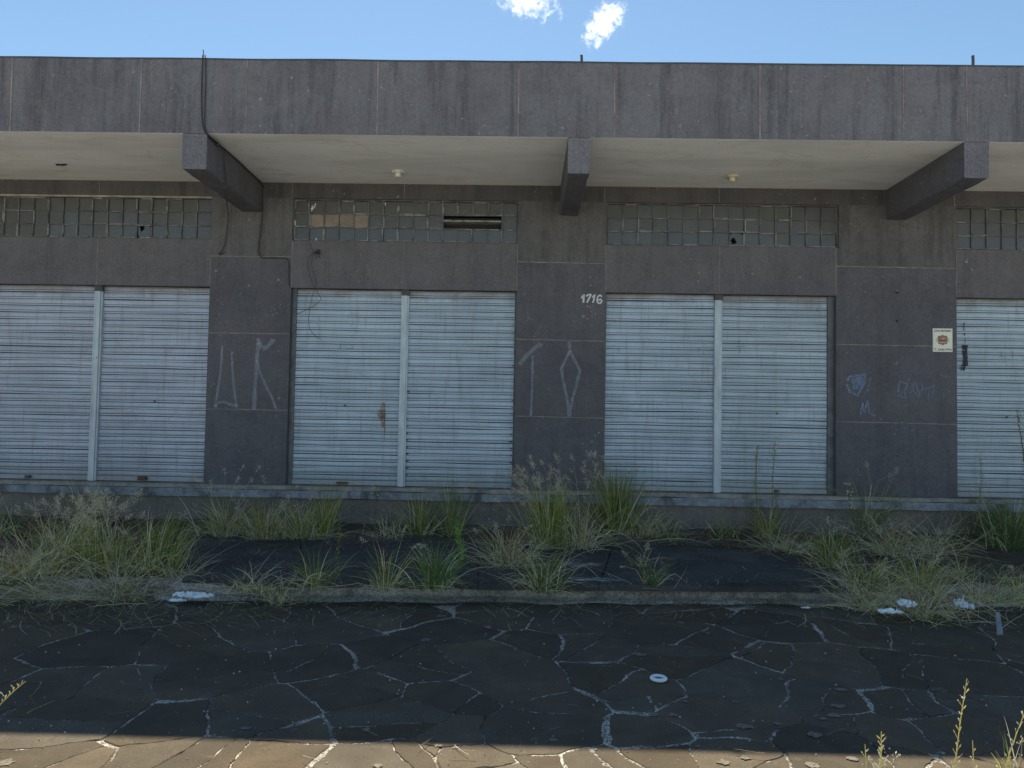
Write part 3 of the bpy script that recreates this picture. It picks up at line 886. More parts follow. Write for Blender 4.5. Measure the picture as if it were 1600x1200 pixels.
# lamp holders under the canopy
def lamp_holder(px, py, mat, label):
    p = at(px, py, Z=ZS-.003)
    root = empty('lamp_holder', (p.x, p.y, ZS-.003))
    tag(root, label, 'ceiling lamp', 'lamp holders under the canopy')
    b = MB(); z = ZS-.003
    b.lathe([(0,z-.001),(.075,z-.001),(.078,z-.010),(.060,z-.020),(.030,z-.024),(0,z-.0245)], p.x, p.y)
    rel(b.build('base_plate', mat, smooth=True), root)
    b = MB(); b.lathe([(.030,z-.022),(.034,z-.035),(.032,z-.062),(.024,z-.070),(.018,z-.060),(0,z-.058)], p.x, p.y)
    rel(b.build('socket', mat, smooth=True), root)
lamp_holder(622, 268, MAT['porcelain'], 'white porcelain lamp holder without bulb under the middle bay of the canopy')
lamp_holder(1144, 275, MAT['porcelain_old'], 'yellowed lamp holder without bulb under the right bay of the canopy')
p = at(97, 257, Z=ZS-.004)
b = MB(); rr = random.Random(4)
for k in range(5):
    q = p + Vector((-.05+.025*k, rr.uniform(-.02,.02), -.006))
    b.lathe([(0,q.z-.012),(.013,q.z-.010),(.018,q.z),(.012,q.z+.006)], q.x, q.y, 7)
tag(b.build('lamp_remnant', MAT['grime']), 'dark broken remnant of a light fitting under the left bay of the canopy', 'ceiling lamp')

# cables
def curve_pts(P, sub=6):
    P = [Vector(p) for p in P]; out = []
    for i in range(len(P)-1):
        p0 = P[max(i-1,0)]; p1 = P[i]; p2 = P[i+1]; p3 = P[min(i+2,len(P)-1)]
        for k in range(sub):
            t = k/sub
            out.append(.5*((2*p1)+(p2-p0)*t+(2*p0-5*p1+4*p2-p3)*t*t+(3*p1-p0-3*p2+p3)*t**3))
    out.append(P[-1]); return out
bx = -3.252
def onside(px, py, dx=.012):
    """point on the right-hand flank of the left canopy beam"""
    r = Vector(((px-800)/F, -(py-600)/F, -1.0)); w_ = Vector((r.dot(Xc), r.dot(Yc), r.dot(Zc)))
    t = (bx+dx)/w_.x; q = w_*t; q.z += CAMZ; return q
P = [at(317,86,Y=YF-.02), at(315.5,120,Y=YF-.014), at(315,160,Y=YF-.014), at(316,190,Y=YF-.014), at(319,203,Y=YF-.014), at(323,210,Y=YF-.012), (bx+.014, YF+.05, ZS-.03), (bx+.014, YF+.5, ZS-.016), (bx+.014, YF+1.0, ZS-.02), (bx+.014, YW-.05, ZS-.05),
     at(410,296,Y=YW-.012), at(410,330,Y=YW-.012), at(408,355,Y=YW-.012), at(404.5,382,Y=YW-.012), at(404.5,395,Y=YW-.012), at(409,402,Y=YW-.012), at(420,403,Y=YW-.012), at(440,403,Y=YW-.012), at(448,404.5,Y=YW-.012), at(451,411,Y=YW-.012), at(451.5,430,Y=YW-.012), at(452.5,448,Y=YW-.012)]
b = MB(); b.tube(curve_pts(P), .0065)
tag(b.build('cable', MAT['cable'], smooth=True), 'black cable running from the roof down the left beam to the first middle shutter', 'cable')
P = [at(320.5,86,Y=YF-.02), at(321.5,110,Y=YF-.014), at(321,140,Y=YF-.014), at(320,175,Y=YF-.014), at(320.5,200,Y=YF-.014), (bx+.030, YF+.0, ZS-.03), (bx+.03, YF+.25, ZS-.03), (bx+.03, YF+.36, ZS-.06), onside(350,250,.02), onside(353,280,.02), onside(353,300,.02), at(356,330,Y=YW-.10), at(356,340,Y=YW-.02), at(354,365,Y=YW-.012), at(351,382,Y=YW-.012), at(345,394,Y=YW-.012), at(342,396,Y=YW-.012), at(345,398,Y=YW-.014), at(351,393,Y=YW-.014)]
b = MB(); b.tube(curve_pts(P), .0055)
q = onside(340, 226, .02)
b.lathe([(0,q.z-.02),(.016,q.z-.018),(.02,q.z),(.016,q.z+.018),(0,q.z+.02)], q.x, q.y, 8)
tag(b.build('cable', MAT['cable'], smooth=True), 'loose black cable hooked at its end above the narrow left pier', 'cable')
b = MB()
b.tube(curve_pts([at(484,380,Y=YW-.006), at(487,388,Y=YW-.02), at(490,394,Y=YW-.03), at(483,402,Y=YW-.03), at(481,415,Y=YW-.03), at(484,430,Y=YW-.03), at(490,446,Y=YW-.03), at(497,458,Y=YW-.03), at(501,467,Y=YW-.03), at(496,474,Y=YW-.02), at(484,481,Y=YW-.0), at(470,488,Y=YS-.02), at(457,493,Y=YS-.02)]), .0028, k=5)
b.tube(curve_pts([at(490,392,Y=YW-.03), at(488,402,Y=YW-.03), at(487,415,Y=YW-.03), at(490,428,Y=YW-.03), at(494,442,Y=YW-.03), at(490,456,Y=YW-.03), at(486,470,Y=YW-.02), at(483,490,Y=YW-.01), at(482,503,Y=YW-.0), at(486,517,Y=YW+.02), at(494,526,Y=YW+.02), at(502,531,Y=YW+.02)]), .0028, k=5)
rr = random.Random(12); kp = at(495, 394, Y=YW-.035)
b.tube(curve_pts([kp + Vector((rr.gauss(0,.018), rr.gauss(0,.012), rr.gauss(0,.03))) for _ in range(16)]), .004, k=5)
b.tube(curve_pts([kp, kp+Vector((.02,-.01,-.03)), kp+Vector((.045,-.01,-.07))]), .006, k=5)
tag(b.build('wire_tangle', MAT['cable'], smooth=True), 'thin black wires hanging in a knot over the first middle shutter', 'wires')
# rods on the roof edge
for (x, y0, y1, r, mt, lab) in ((317.5,78,89,.006,'joint','thin pale rod standing on the roof edge above the left beam'), (908.5,86,97,.014,'steel','short dark rod standing on the roof edge above the middle beam'), (1520,87,104,.014,'steel','taller dark rod standing on the roof edge above the right beam')):
    p0 = at(x, y1+2, Y=YF+.05); p1 = at(x, y0, Y=YF+.05)
    b = MB(); b.tube([p0, p0.lerp(p1,.5)+Vector((.003,0,0)), p1, p1+Vector((0,0,.004))], [r, r, r, r*.6], k=8)
    tag(b.build('roof_rod', MAT[mt]), lab, 'metal rod')

# ------------------------------------------------------------------ ground
g = MB(); g.face([(-1500,-1500,-.06),(1500,-1500,-.06),(1500,1500,-.06),(-1500,1500,-.06)])
tag(g.build('ground', MAT['ground']), kind='structure')
g = MB(); g.face([(-300,-14,-.056),(300,-14,-.056),(300,2.6,-.056),(-300,2.6,-.056)])  # unseen pale surface, brought near to bounce light under the canopy
tag(g.build('road', MAT['road']), kind='structure')
KX = lambda x: 6.41 + .055*x          # line of the kerb face
# flagstones: Voronoi cells seeded where the photo has its stones, elsewhere at random
seeds_px = [(30,1000),(150,1010),(300,1000),(395,985),(60,1075),(190,1075),(330,1060),(110,1130),(250,1130),(400,1120),(510,985),(620,962),(700,990),(500,1035),(600,1022),(670,1035),(560,1078),(600,1125),(455,1150),(745,1025),(705,1085),(690,1145),(780,962),(830,1005),(800,1062),(865,1100),(850,1145),(900,972),(935,1012),(960,1062),(1000,1092),(1030,985),(1060,1030),(1100,1000),(1150,1062),(1020,1145),(1130,1120),(1200,975),(1230,1030),(1270,1090),(1160,1155),(1330,980),(1300,1040),(1390,1050),(1430,1100),(1480,1000),(1520,1065),(1560,1010),(1580,1110),(1400,1145),(1320,1130),(1540,1150),(60,960),(200,965),(330,955),(450,955),(1420,965),(1540,960),
 (80,1190),(230,1180),(330,1195),(440,1185),(560,1195),(650,1180),(740,1195),(845,1185),(950,1195),(1060,1182),(1170,1195),(1300,1188),(1420,1195),(1540,1195)]
sd = [at(x, y, Z=0).xy for x, y in seeds_px]
hull = lambda p: 3.35 < p.y < 6.3 and abs(p.x) < p.y*.70
pr = random.Random(17); tries = 0; tgt = list(sd)
while tries < 9000:
    tries += 1
    q = Vector((pr.uniform(-11, 11), pr.uniform(2.4, 7.0)))
    if hull(q): continue
    near = min((q-s).length for s in tgt[-400:])
    if near > pr.uniform(.38, .62): tgt.append(q)
def clip(poly, n, d):
    out = []
    for i in range(len(poly)):
        a, b_ = poly[i], poly[(i+1) % len(poly)]
        da, db = a.dot(n)-d, b_.dot(n)-d
        if da <= 0: out.append(a)
        if da*db < 0: out.append(a + (b_-a)*(da/(da-db)))
    return out
st = MB()
PWT = [pr.uniform(-.055, .055) for _ in tgt]
cells = []
for i, s in enumerate(tgt):
    poly = [Vector((s.x-2, s.y-2)), Vector((s.x+2, s.y-2)), Vector((s.x+2, s.y+2)), Vector((s.x-2, s.y+2))]
    gap = pr.choice([.003, .004, .006, .009])*1.0
    ga = [pr.uniform(.3, 1.8) if pr.random() < .85 else 4 for _ in range(40)]; gi = 0
    for j, o_ in enumerate(tgt):
        if i == j or (o_-s).length > 2.6: continue
        n_ = (o_-s); L_ = n_.length; n_.normalize()
        mid = (s+o_)/2
        gi += 1
        poly = clip(poly, n_, mid.dot(n_) + (PWT[i]-PWT[j])/(2*L_) - gap*ga[gi % 40])
        if len(poly) < 3: break
    if len(poly) < 3: continue
    cc = sum(poly, Vector((0,0)))/len(poly); ext = max((p-cc).length for p in poly)
    if ext > .27 and pr.random() < .68:
        th = pr.uniform(0, math.pi); nn_ = Vector((math.cos(th), math.sin(th))); off = pr.uniform(-.25,.25)*ext
        cells.append((s, clip(poly, nn_, cc.dot(nn_)+off-gap))); cells.append((s, clip(poly, -nn_, -(cc.dot(nn_)+off)-gap)))
    else: cells.append((s, poly))
for s, poly in cells:
    if len(poly) < 3: continue
    poly2 = clip(clip(clip(clip(poly, Vector((0,-1)), -2.62), Vector((1,0)), 10.5), Vector((-1,0)), 10.5), Vector((-.055,1)).normalized(), 6.41/math.sqrt(1+.055**2)-.03) if len(poly) > 2 else []
    if len(poly2) < 3: continue
    # ragged edges
    warp = lambda p: p + Vector((mnoise.noise(Vector((p.x*1.7, p.y*1.7, 31)))*.11 + mnoise.noise(Vector((p.x*5, p.y*5, 41)))*.028, mnoise.noise(Vector((p.x*1.7, p.y*1.7, 51)))*.09 + mnoise.noise(Vector((p.x*5, p.y*5, 61)))*.024))
    ed = []
    for k in range(len(poly2)):
        a, b_ = poly2[k], poly2[(k+1) % len(poly2)]
        L_ = (b_-a).length; nn = max(1, int(L_/.032)); nv = Vector((-(b_-a).y, (b_-a).x)); 
        if nv.length > 0: nv.normalize()
        amp = .009 if nn > 2 else 0
        bow = pr.uniform(-.006, .006)*min(L_, .6)
        for q in range(nn):
            t = q/nn
            ed.append(warp(a + (b_-a)*t) + nv*((pr.uniform(-1, .35)*amp) if q else 0))
    inside = hull(s)
    fl = .35 if inside else 1
    zt = pr.uniform(-.003, .003)*fl; tx, ty = pr.uniform(-.006,.006)*fl, pr.uniform(-.006,.006)*fl
    hz = lambda p: zt + (p.x-s.x)*tx + (p.y-s.y)*ty
    v_ = pr.uniform(.80, 1.20) if inside else pr.uniform(.74, 1.24); wv = pr.uniform(-.05, .07)
    col = (v_*(1+wv), v_, v_*(1-wv*1.1))
    if pr.random() < .15: col = tuple(x*(.92 if inside else .8) for x in col)
    cen = sum(ed, Vector((0,0)))/len(ed)
    inn = [p + (cen-p).normalized()*.007 for p in ed]
    st.face([(p.x, p.y, hz(p)) for p in inn], 0, col)
    for k in range(len(ed)):
        k2 = (k+1) % len(ed)
        st.face([(ed[k].x, ed[k].y, hz(ed[k])-.006), (ed[k2].x, ed[k2].y, hz(ed[k2])-.006), (inn[k2].x, inn[k2].y, hz(inn[k2])), (inn[k].x, inn[k].y, hz(inn[k]))], 0, col)
        st.face([(ed[k].x, ed[k].y, -.03), (ed[k2].x, ed[k2].y, -.03), (ed[k2].x, ed[k2].y, hz(ed[k2])-.006), (ed[k].x, ed[k].y, hz(ed[k])-.006)], 0, col)
# grit bed between stones, gently uneven so it fills some joints to the brim
NX, NY = 230, 75
bed = []
for j in range(NY+1):
    y = 2.6 + (6.9-2.6)*j/NY
    for i in range(NX+1):
        x = -10.5 + 21*i/NX
        h = -.0048 + .011*mnoise.noise(Vector((x*1.9, y*1.9, 3))) + .006*mnoise.noise(Vector((x*6, y*6, 1)))
        bed.append((x, y, min(h, -.0028)))
n0 = len(st.v); st.v += bed
for j in range(NY):
    for i in range(NX):
        a = n0+j*(NX+1)+i
        if bed[j*(NX+1)+i][1] > KX(bed[j*(NX+1)+i][0])+.12: continue
        st.f.append((a, a+1, a+NX+2, a+NX+1)); st.m.append(1); st.c.append((1,1,1))
# old mortar droppings and lichen rings lying on the stones
for (x, y, rx, ry) in ((1000,1022,.055,.03),(1064,972,.035,.03),(665,999,.045,.03),(655,1015,.022,.012),(690,962,.06,.035),(1315,1077,.055,.025),(1303,1117,.045,.035),(1285,1122,.03,.02),(1310,1102,.05,.03),(1273,1147,.045,.03),(1165,1134,.07,.03),(1020,1116,.04,.022),(1052,1116,.03,.025),(1070,1095,.03,.015),(1150,1096,.03,.012),(572,1139,.03,.02),(383,1137,.035,.02),(685,1164,.03,.016),(712,1167,.02,.012),(590,1195,.03,.02),(1270,1195,.04,.025),(1165,1183,.035,.022),(1130,1190,.04,.025),(10,1190,.05,.03),(1330,1184,.04,.02),(1500,1030,.03,.02),(865,1155,.03,.02),(1090,1165,.02,.012),(1215,1130,.03,.02),(1220,1060,.02,.02),(1590,1025,.03,.02),(800,975,.02,.02)):
    p = at(x, y, Z=.006); n_ = 16; ph = pr.uniform(0,6)
    pts = [(p.x+rx*.8*math.cos(2*math.pi*k/n_)*pr.uniform(.7,1.15), p.y+ry*1.2*math.sin(2*math.pi*k/n_)*pr.uniform(.45,1.25), .0042) for k in range(n_)]
    st.face(pts, 2)
tag(st.build('pavement', [MAT['stone'], MAT['grit'], MAT['blob'], MAT['mline'], MAT['grime']], colors=True), kind='structure')

# terrace in front of the building: soil bed, dark slabs, kerb
ZTER = .145
g = MB()
NXT, NYT = 160, 22
def tz(x, y):
    z = ZTER - .012 + .014*mnoise.noise(Vector((x*1.5, y*1.5, 0))) + .006*mnoise.noise(Vector((x*9, y*9, 0)))
    z += .13*max(0, (y-8.15)/.75)**1.3*(1+.4*mnoise.noise(Vector((x*2.1, y, 7))))          # soil banked against the plinth
    return z
for j in range(NYT):
    for i in range(NXT):
        P = []
        for (di, dj) in ((0,0),(1,0),(1,1),(0,1)):
            x = -10.5 + 21*(i+di)/NXT; y0 = KX(x)+.10; y = y0 + (8.92-y0)*(j+dj)/NYT
            P.append((x, y, tz(x, y)))
        g.face(P)
tag(g.build('terrace_soil', MAT['soil']), kind='structure')
slabs = [[(285,905),(468,908),(470,836),(380,832),(300,830)], [(469.5,908),(747,912),(742,842),(560,838),(471.2,836)], [(748,912),(935,914),(961,842),(743,842)], [(936.5,914),(1335,917),(1245,874),(1150,853),(1075,845),(962.5,842)],
         [(-60,905),(60,905),(80,838),(-60,836)]]
g = MB()
for sl in slabs:
    pts = [at(x, y, Z=ZTER+.012).xy for x, y in sl]
    ed = []
    for k in range(len(pts)):
        a, b_ = pts[k], pts[(k+1) % len(pts)]; L_ = (b_-a).length; nn = max(1, int(L_/.07))
        for q in range(nn):
            ed.append(a.lerp(b_, q/nn) + (Vector((pr.uniform(-.008,.008), pr.uniform(-.008,.008))) if q else Vector((0,0))))
    zz = ZTER+.012+pr.uniform(-.003,.003)
    g.face([(p.x, p.y, zz) for p in ed])
    for k in range(len(ed)):
        a, b_ = ed[k], ed[(k+1) % len(ed)]
        g.face([(a.x,a.y,zz),(b_.x,b_.y,zz),(b_.x,b_.y,zz-.05),(a.x,a.y,zz-.05)])
for L_ in ([(1075,852),(1095,870),(1110,882),(1128,900),(1150,916)],[(560,842),(572,862),(566,885),(590,908)],[(330,836),(352,860),(402,872),(468,876)],[(830,845),(850,868),(842,900)],[(1180,862),(1200,884),(1260,892)],[(660,842),(650,862),(690,880),(745,884)],[(980,880),(1040,872),(1110,882)]):
    P = [at(x, y, Z=ZTER+.0175) for x, y in L_]; out = []
    for k in range(len(P)-1):
        for q in range(6): out.append(P[k].lerp(P[k+1], q/6) + Vector((pr.uniform(-.008,.008), pr.uniform(-.008,.008), 0)))
    g.ribbon(out, [pr.uniform(.002,.009) for _ in out], 1, up=Vector((0,0,1)))
    for q in out:
        if pr.random() < .5:
            r_ = pr.uniform(.004,.012); q = q+Vector((pr.gauss(0,.01), pr.gauss(0,.01), .001))
            g.face([tuple(q+Vector((r_*math.cos(6.283*t/6)*pr.uniform(.6,1.3), r_*math.sin(6.283*t/6)*.8, 0))) for t in range(6)], 2)
tag(g.build('terrace_slab', [MAT['slab'], MAT['grime'], MAT['mline']]), kind='structure')
g = MB(); n_ = 220; kr = random.Random(2)
pf = []
for k in range(n_+1):
    x = -10.5+21*k/n_
    pf.append((x, KX(x)+kr.uniform(-.010,.010), kr.uniform(-.01,.006), KX(x)+kr.uniform(.0,.02)))
for k in range(n_):
    (x0,y0,d0,c0),(x1,y1,d1,c1) = pf[k], pf[k+1]
    for (A0, A1) in (((y0,-.04),(y0+.004,.05)), ((y0+.004,.05),(c0+.006,.115+d0)), ((c0+.006,.115+d0),(c0+.03,.145+d0)), ((c0+.03,.145+d0),(c0+.14,.146+d0)), ((c0+.14,.146+d0),(c0+.15,.09))):
        B0 = (A0[0]-y0+y1 if A0[0] < y0+.005 else A0[0]-c0+c1, A0[1]-(d0-d1 if A0[1] > .1 else 0))
        B1 = (A1[0]-y0+y1 if A1[0] < y0+.005 else A1[0]-c0+c1, A1[1]-(d0-d1 if A1[1] > .1 else 0))
        g.face([(x0,A0[0],A0[1]),(x1,B0[0],B0[1]),(x1,B1[0],B1[1]),(x0,A1[0],A1[1])])
for k in range(n_*2):
    x0 = -10.5+21*k/(n_*2); x1 = x0+21/(n_*2)
    w0 = .03+.06*max(0, .5+mnoise.noise(Vector((x0*2.2,0,0)))) + .012*mnoise.noise(Vector((x0*14,3,0))); w1 = .03+.06*max(0, .5+mnoise.noise(Vector((x1*2.2,0,0)))) + .012*mnoise.noise(Vector((x1*14,3,0)))
    brk = mnoise.noise(Vector((x0*1.7, 21, 0)))
    if brk < -.12: continue
    w0 *= min(1, .3+(brk+.12)*3); w1 *= min(1, .3+(brk+.12)*3)
    h0 = .012+.012*mnoise.noise(Vector((x0*8,9,0))); h1 = .012+.012*mnoise.noise(Vector((x1*8,9,0)))
    g.face([(x0,KX(x0)-w0,.001),(x1,KX(x1)-w1,.001),(x1,KX(x1)+.012,h1+.012),(x0,KX(x0)+.012,h0+.012)], 1)
tag(g.build('kerb', [MAT['kerb'], MAT['dust']]), kind='structure')
# chalky residue patches on the slabs
for (x, y, rx, ry, lab) in ((906,882,.22,.10,'upper pale chalky smear on the dark terrace slab beside the tall green tuft'), (925,905,.24,.06,'lower pale chalky smear on the dark terrace slab near the kerb')):
    p = at(x, y, Z=ZTER+.018); b = MB(); n_ = 20
    b.face([(p.x+rx*math.cos(2*math.pi*k/n_)*pr.uniform(.7,1.1), p.y+ry*1.6*math.sin(2*math.pi*k/n_)*pr.uniform(.6,1.1), ZTER+.018) for k in range(n_)])
    tag(b.build('chalk_smear', MAT['chalk']), lab, 'smear')

# ------------------------------------------------------------------ litter
def crumple(px, py, z, sx, sy, h, label, seed, name='paper_litter', cat='litter', rot=0):
    rr = random.Random(seed); p = at(px, py, Z=z)
    b = MB(); n_ = 12
    V = {}
    for j in range(n_+1):
        for i in range(n_+1):
            u, v = i/n_-.5, j/n_-.5
            w1 = mnoise.noise(Vector((u*4+seed, v*4, 1)))*.28; w2 = mnoise.noise(Vector((u*4, v*4+seed, 7)))*.28
            hh = abs(mnoise.noise(Vector((u*6+seed*3, v*6, 2))))*2.0 + rr.uniform(0, .15)
            edge = max(0, 1-2.2*max(abs(u), abs(v))**1.5)
            x = (u+w1)*sx; y = (v+w2)*sy
            V[i,j] = (p.x + x*math.cos(rot)-y*math.sin(rot), p.y + x*math.sin(rot)+y*math.cos(rot), z + .006 + h*hh*(.35+.65*edge))
    for j in range(n_):
        for i in range(n_):
            u, v = (i+.5)/n_-.5, (j+.5)/n_-.5
            if (abs(u)*1.9)**2.2 + (abs(v)*1.9)**2.2 + mnoise.noise(Vector((u*5+seed, v*5, 4)))*1.1 > 1: continue
            b.face([V[i,j], V[i+1,j], V[i+1,j+1], V[i,j+1]])
    return tag(b.build(name, MAT['litter']), label, cat)
crumple(302, 933, .05, .32, .10, .04, 'long crumpled strip of white paper at the kerb foot by the straw on the left', 3)
crumple(276, 940, .04, .13, .05, .02, 'small torn scrap of white paper just left of the long crumpled strip', 31)
crumple(1389, 958, .10, .16, .07, .03, 'flat white scrap lying in straw, leftmost of three on the right', 5)
crumple(1417, 947, .12, .14, .11, .05, 'white scrap lying in straw, middle of three on the right', 8)
crumple(1506, 949, .10, .12, .17, .07, 'tall crumpled white scrap in straw, rightmost of three on the right', 13)
crumple(1259, 951, .004, .07, .05, .012, 'tiny white scrap on the dark flagstones at the kerb foot', 14)
p = at(1029, 1060, Z=.015)
b = MB()
rt, rs = .040, .0125
for i in range(28):
    for j in range(10):
        P = []
        for (a_, c_) in ((i,j),(i+1,j),(i+1,j+1),(i,j+1)):
            t = 2*math.pi*a_/28; u = 2*math.pi*c_/10
            rr_ = rt + .013*math.cos(u)
            P.append((p.x+rr_*math.cos(t), p.y+rr_*math.sin(t), .016+.011*math.sin(u)))
        b.face(P)
tag(b.build('plastic_ring', MAT['litter'], smooth=True), 'white plastic ring lying on the dark flagstones', 'ring')
p0 = at(1563, 992, Z=.01); p1 = p0 + Vector((.02, .06, .15))
b = MB(); s_ = Vector((1,0,.05)).normalized()*.022; t_ = Vector((0,.006,0))
b.face([p0-s_, p0+s_, p1+s_*.7, p1-s_*.7]); b.face([p0-s_+t_, p1-s_*.7+t_, p1+s_*.7+t_, p0+s_+t_])
b.face([p0-s_, p1-s_*.7, p1-s_*.7+t_, p0-s_+t_]); b.face([p0+s_, p0+s_+t_, p1+s_*.7+t_, p1+s_*.7]); b.face([p1-s_*.7, p1+s_*.7, p1+s_*.7+t_, p1-s_*.7+t_])
tag(b.build('plastic_strip', MAT['lip']), 'pale narrow strip propped on the grass beside the flagstones at far right', 'strip')

# ------------------------------------------------------------------ plants
GREEN = [(.085,.125,.035),(.105,.15,.04),(.07,.105,.035),(.13,.165,.055)]
DEEP  = [(.045,.085,.035),(.06,.10,.045),(.05,.075,.03),(.075,.115,.055)]
YEL   = [(.16,.165,.055),(.20,.19,.075),(.13,.15,.045)]
STRAW = [(.34,.27,.18),(.16,.12,.08),(.45,.38,.27),(.075,.062,.045),(.21,.17,.12),(.46,.42,.34)]
PINK  = [(.34,.27,.27),(.28,.22,.23),(.40,.33,.33),(.22,.17,.17)]
WHITE = [(.30,.29,.265),(.23,.22,.20),(.36,.345,.32)]
GAIN = 2.3
def jc(c, rr, k=.22):
    f = GAIN*(1+rr.uniform(-k, k)); return tuple(min(.72, x*f*g) for x, g in zip(c, (1, .97, .74)))
def blade(mb, rr, base, ang, lean, L_, wd, col, droop, m=0, segs=6):
    d = Vector((math.cos(ang), math.sin(ang)*.9, 0))
    pts = []; p = Vector(base); el = math.pi/2 - lean
    st_ = L_/segs
    tw = rr.uniform(-.2, .2); kink = rr.randint(2, segs-1) if rr.random() < .28 else -1; kb = rr.uniform(-.2, 1.1)
    for k in range(segs+1):
        pts.append(p.copy())
        el2 = el - droop*(k/segs)**1.6
        if k == kink: el -= kb; d = (d + Vector((-d.y, d.x, 0))*rr.uniform(-.7,.7)).normalized()
        p = p + (d*math.cos(el2) + Vector((0,0,1))*math.sin(el2))*st_ + Vector((-d.y, d.x, 0))*tw*st_
        if p.z < base[2]+.004: p.z = base[2]+.004+rr.uniform(0,.01)
    ws = [wd*(.75+.5*math.sin(math.pi*min(1, .25+k/segs*.6)))*(1-(k/segs)**2.2*.9) for k in range(segs+1)]
    mb.ribbon(pts, ws, m, col, up=Vector((rr.uniform(-.5,.5), 1, rr.uniform(-.2,.3))))
    return pts
def panicle(mb, rr, pts, col, size, n, m=1):
    """airy seed head round the last part of a stem"""
    a = pts[-2]; b_ = pts[-1]; ax = (b_-a).normalized() if (b_-a).length > 1e-6 else Vector((0,0,1))
    for k in range(n):
        t = rr.random()
        o_ = b_ - ax*size*1.5*(1-t)
        dr = Vector((rr.gauss(0,1), rr.gauss(0,1), rr.gauss(0,.6)+.3)).normalized()
        e_ = o_ + dr*size*(.35+.9*(1-t))*rr.uniform(.3, 1)*.9 + ax*size*.15
        c = jc(rr.choice(col), rr)
        if rr.random() < .5: mb.ribbon([o_, e_], .0016, m, c)
        s_ = rr.uniform(.003, .0075)
        q = Vector((rr.gauss(0,1), rr.gauss(0,1), rr.gauss(0,1))).normalized(); r_ = q.cross(ax).normalized() if q.cross(ax).length > .01 else Vector((1,0,0))
        mb.face([e_-r_*s_*.5, e_+ax*s_*.9, e_+r_*s_*.5, e_-ax*s_*.9], m, c)
TUFTS = 'grass tufts along the terrace'
def tuft(px, py, z, top, spread, n, pal, label, wd=.006, straw=0, strawpal=STRAW, heads=0, hpal=PINK, hsize=.05, hn=50, htop=None, lean=.35, droop=.9, seed=None, bias=0, strawlen=.5, name='grass_tuft', cat='grass', group=TUFTS, hspread=None, hbias=0):
    """top: row of the photo the tallest blades reach; gives the height at the tuft's own distance"""
    rr = random.Random(seed if seed is not None else int(px*7+py))
    p = at(px, py, Z=z); H = at(px, top, Y=p.y).z - z
    mb = MB(); n = int(n*1.25); straw = int(straw*.8); spread *= 1.12
    for k in range(n):
        r_ = abs(rr.gauss(0, spread*.45)); th = rr.uniform(0, 2*math.pi)
        b0 = Vector((p.x+r_*math.cos(th), p.y+r_*math.sin(th)*.7, z))
        L_ = H*(.28+.86*rr.random()**.75)
        ang = th + rr.gauss(0, .7)
        ln = abs(rr.gauss(0, lean*1.15))*(.6+r_/max(spread,.01))
        bl = Vector((math.cos(ang)*ln + bias, math.sin(ang)*ln)); 
        ang2 = math.atan2(bl.y, bl.x); ln2 = min(1.3, bl.length)
        blade(mb, rr, b0, ang2, ln2, L_, wd*rr.uniform(.5, 1.15), jc(rr.choice(pal if rr.random() < .78 else STRAW), rr), droop*rr.uniform(.1, 1.6))
    for k in range(straw):
        r_ = abs(rr.gauss(0, spread*.6)); th = rr.uniform(0, 2*math.pi)
        b0 = Vector((p.x+r_*math.cos(th), p.y+r_*math.sin(th)*.6, z+rr.uniform(0,.05)))
        blade(mb, rr, b0, rr.uniform(0, 2*math.pi), rr.uniform(.35, 1.5), strawlen*rr.uniform(.3, 1.25), rr.uniform(.0014,.0036), jc(rr.choice(strawpal), rr), rr.uniform(.2, 2.0))
    for k in range(int(straw*.26)):
        b0 = Vector((p.x+rr.gauss(0,spread*.6), p.y+rr.gauss(0,spread*.4), z+.01))
        blade(mb, rr, b0, rr.gauss(-1.57, 1.3), rr.uniform(.7, 1.45), rr.uniform(.5, 1.1)*max(.4, strawlen), rr.uniform(.0018,.0034), jc(rr.choice(STRAW[2:3]+STRAW[5:]+STRAW[:1]), rr), rr.uniform(-.1, .8), segs=8)
    hs = hspread if hspread is not None else spread
    for k in range(heads):
        th = rr.uniform(0, 2*math.pi)
        b0 = Vector((p.x+rr.gauss(0,spread*.3), p.y+rr.gauss(0,spread*.2), z))
        HH = (at(px, htop, Y=p.y).z - z) if htop is not None else H*1.15
        L_ = HH*rr.uniform(.72, 1.08)
        tx = rr.gauss(0, hs*.8) + hbias
        ang = 0 if tx > 0 else math.pi
        pts = blade(mb, rr, b0, ang + rr.gauss(0,.4), min(1.2, abs(math.atan2(tx, L_))), L_, .003, jc(rr.choice(strawpal), rr), rr.uniform(.05, .5), segs=7)
        panicle(mb, rr, pts, hpal, hsize*rr.uniform(.7, 1.5), int(hn*rr.uniform(.35, .85)))
    o = mb.build(name, [MAT['grass'], MAT['heads']], colors=True)
    o.data.transform(Matrix.Translation(-Vector((p.x, p.y, z)))); o.location = (p.x, p.y, z)
    return tag(o, label, cat, group)
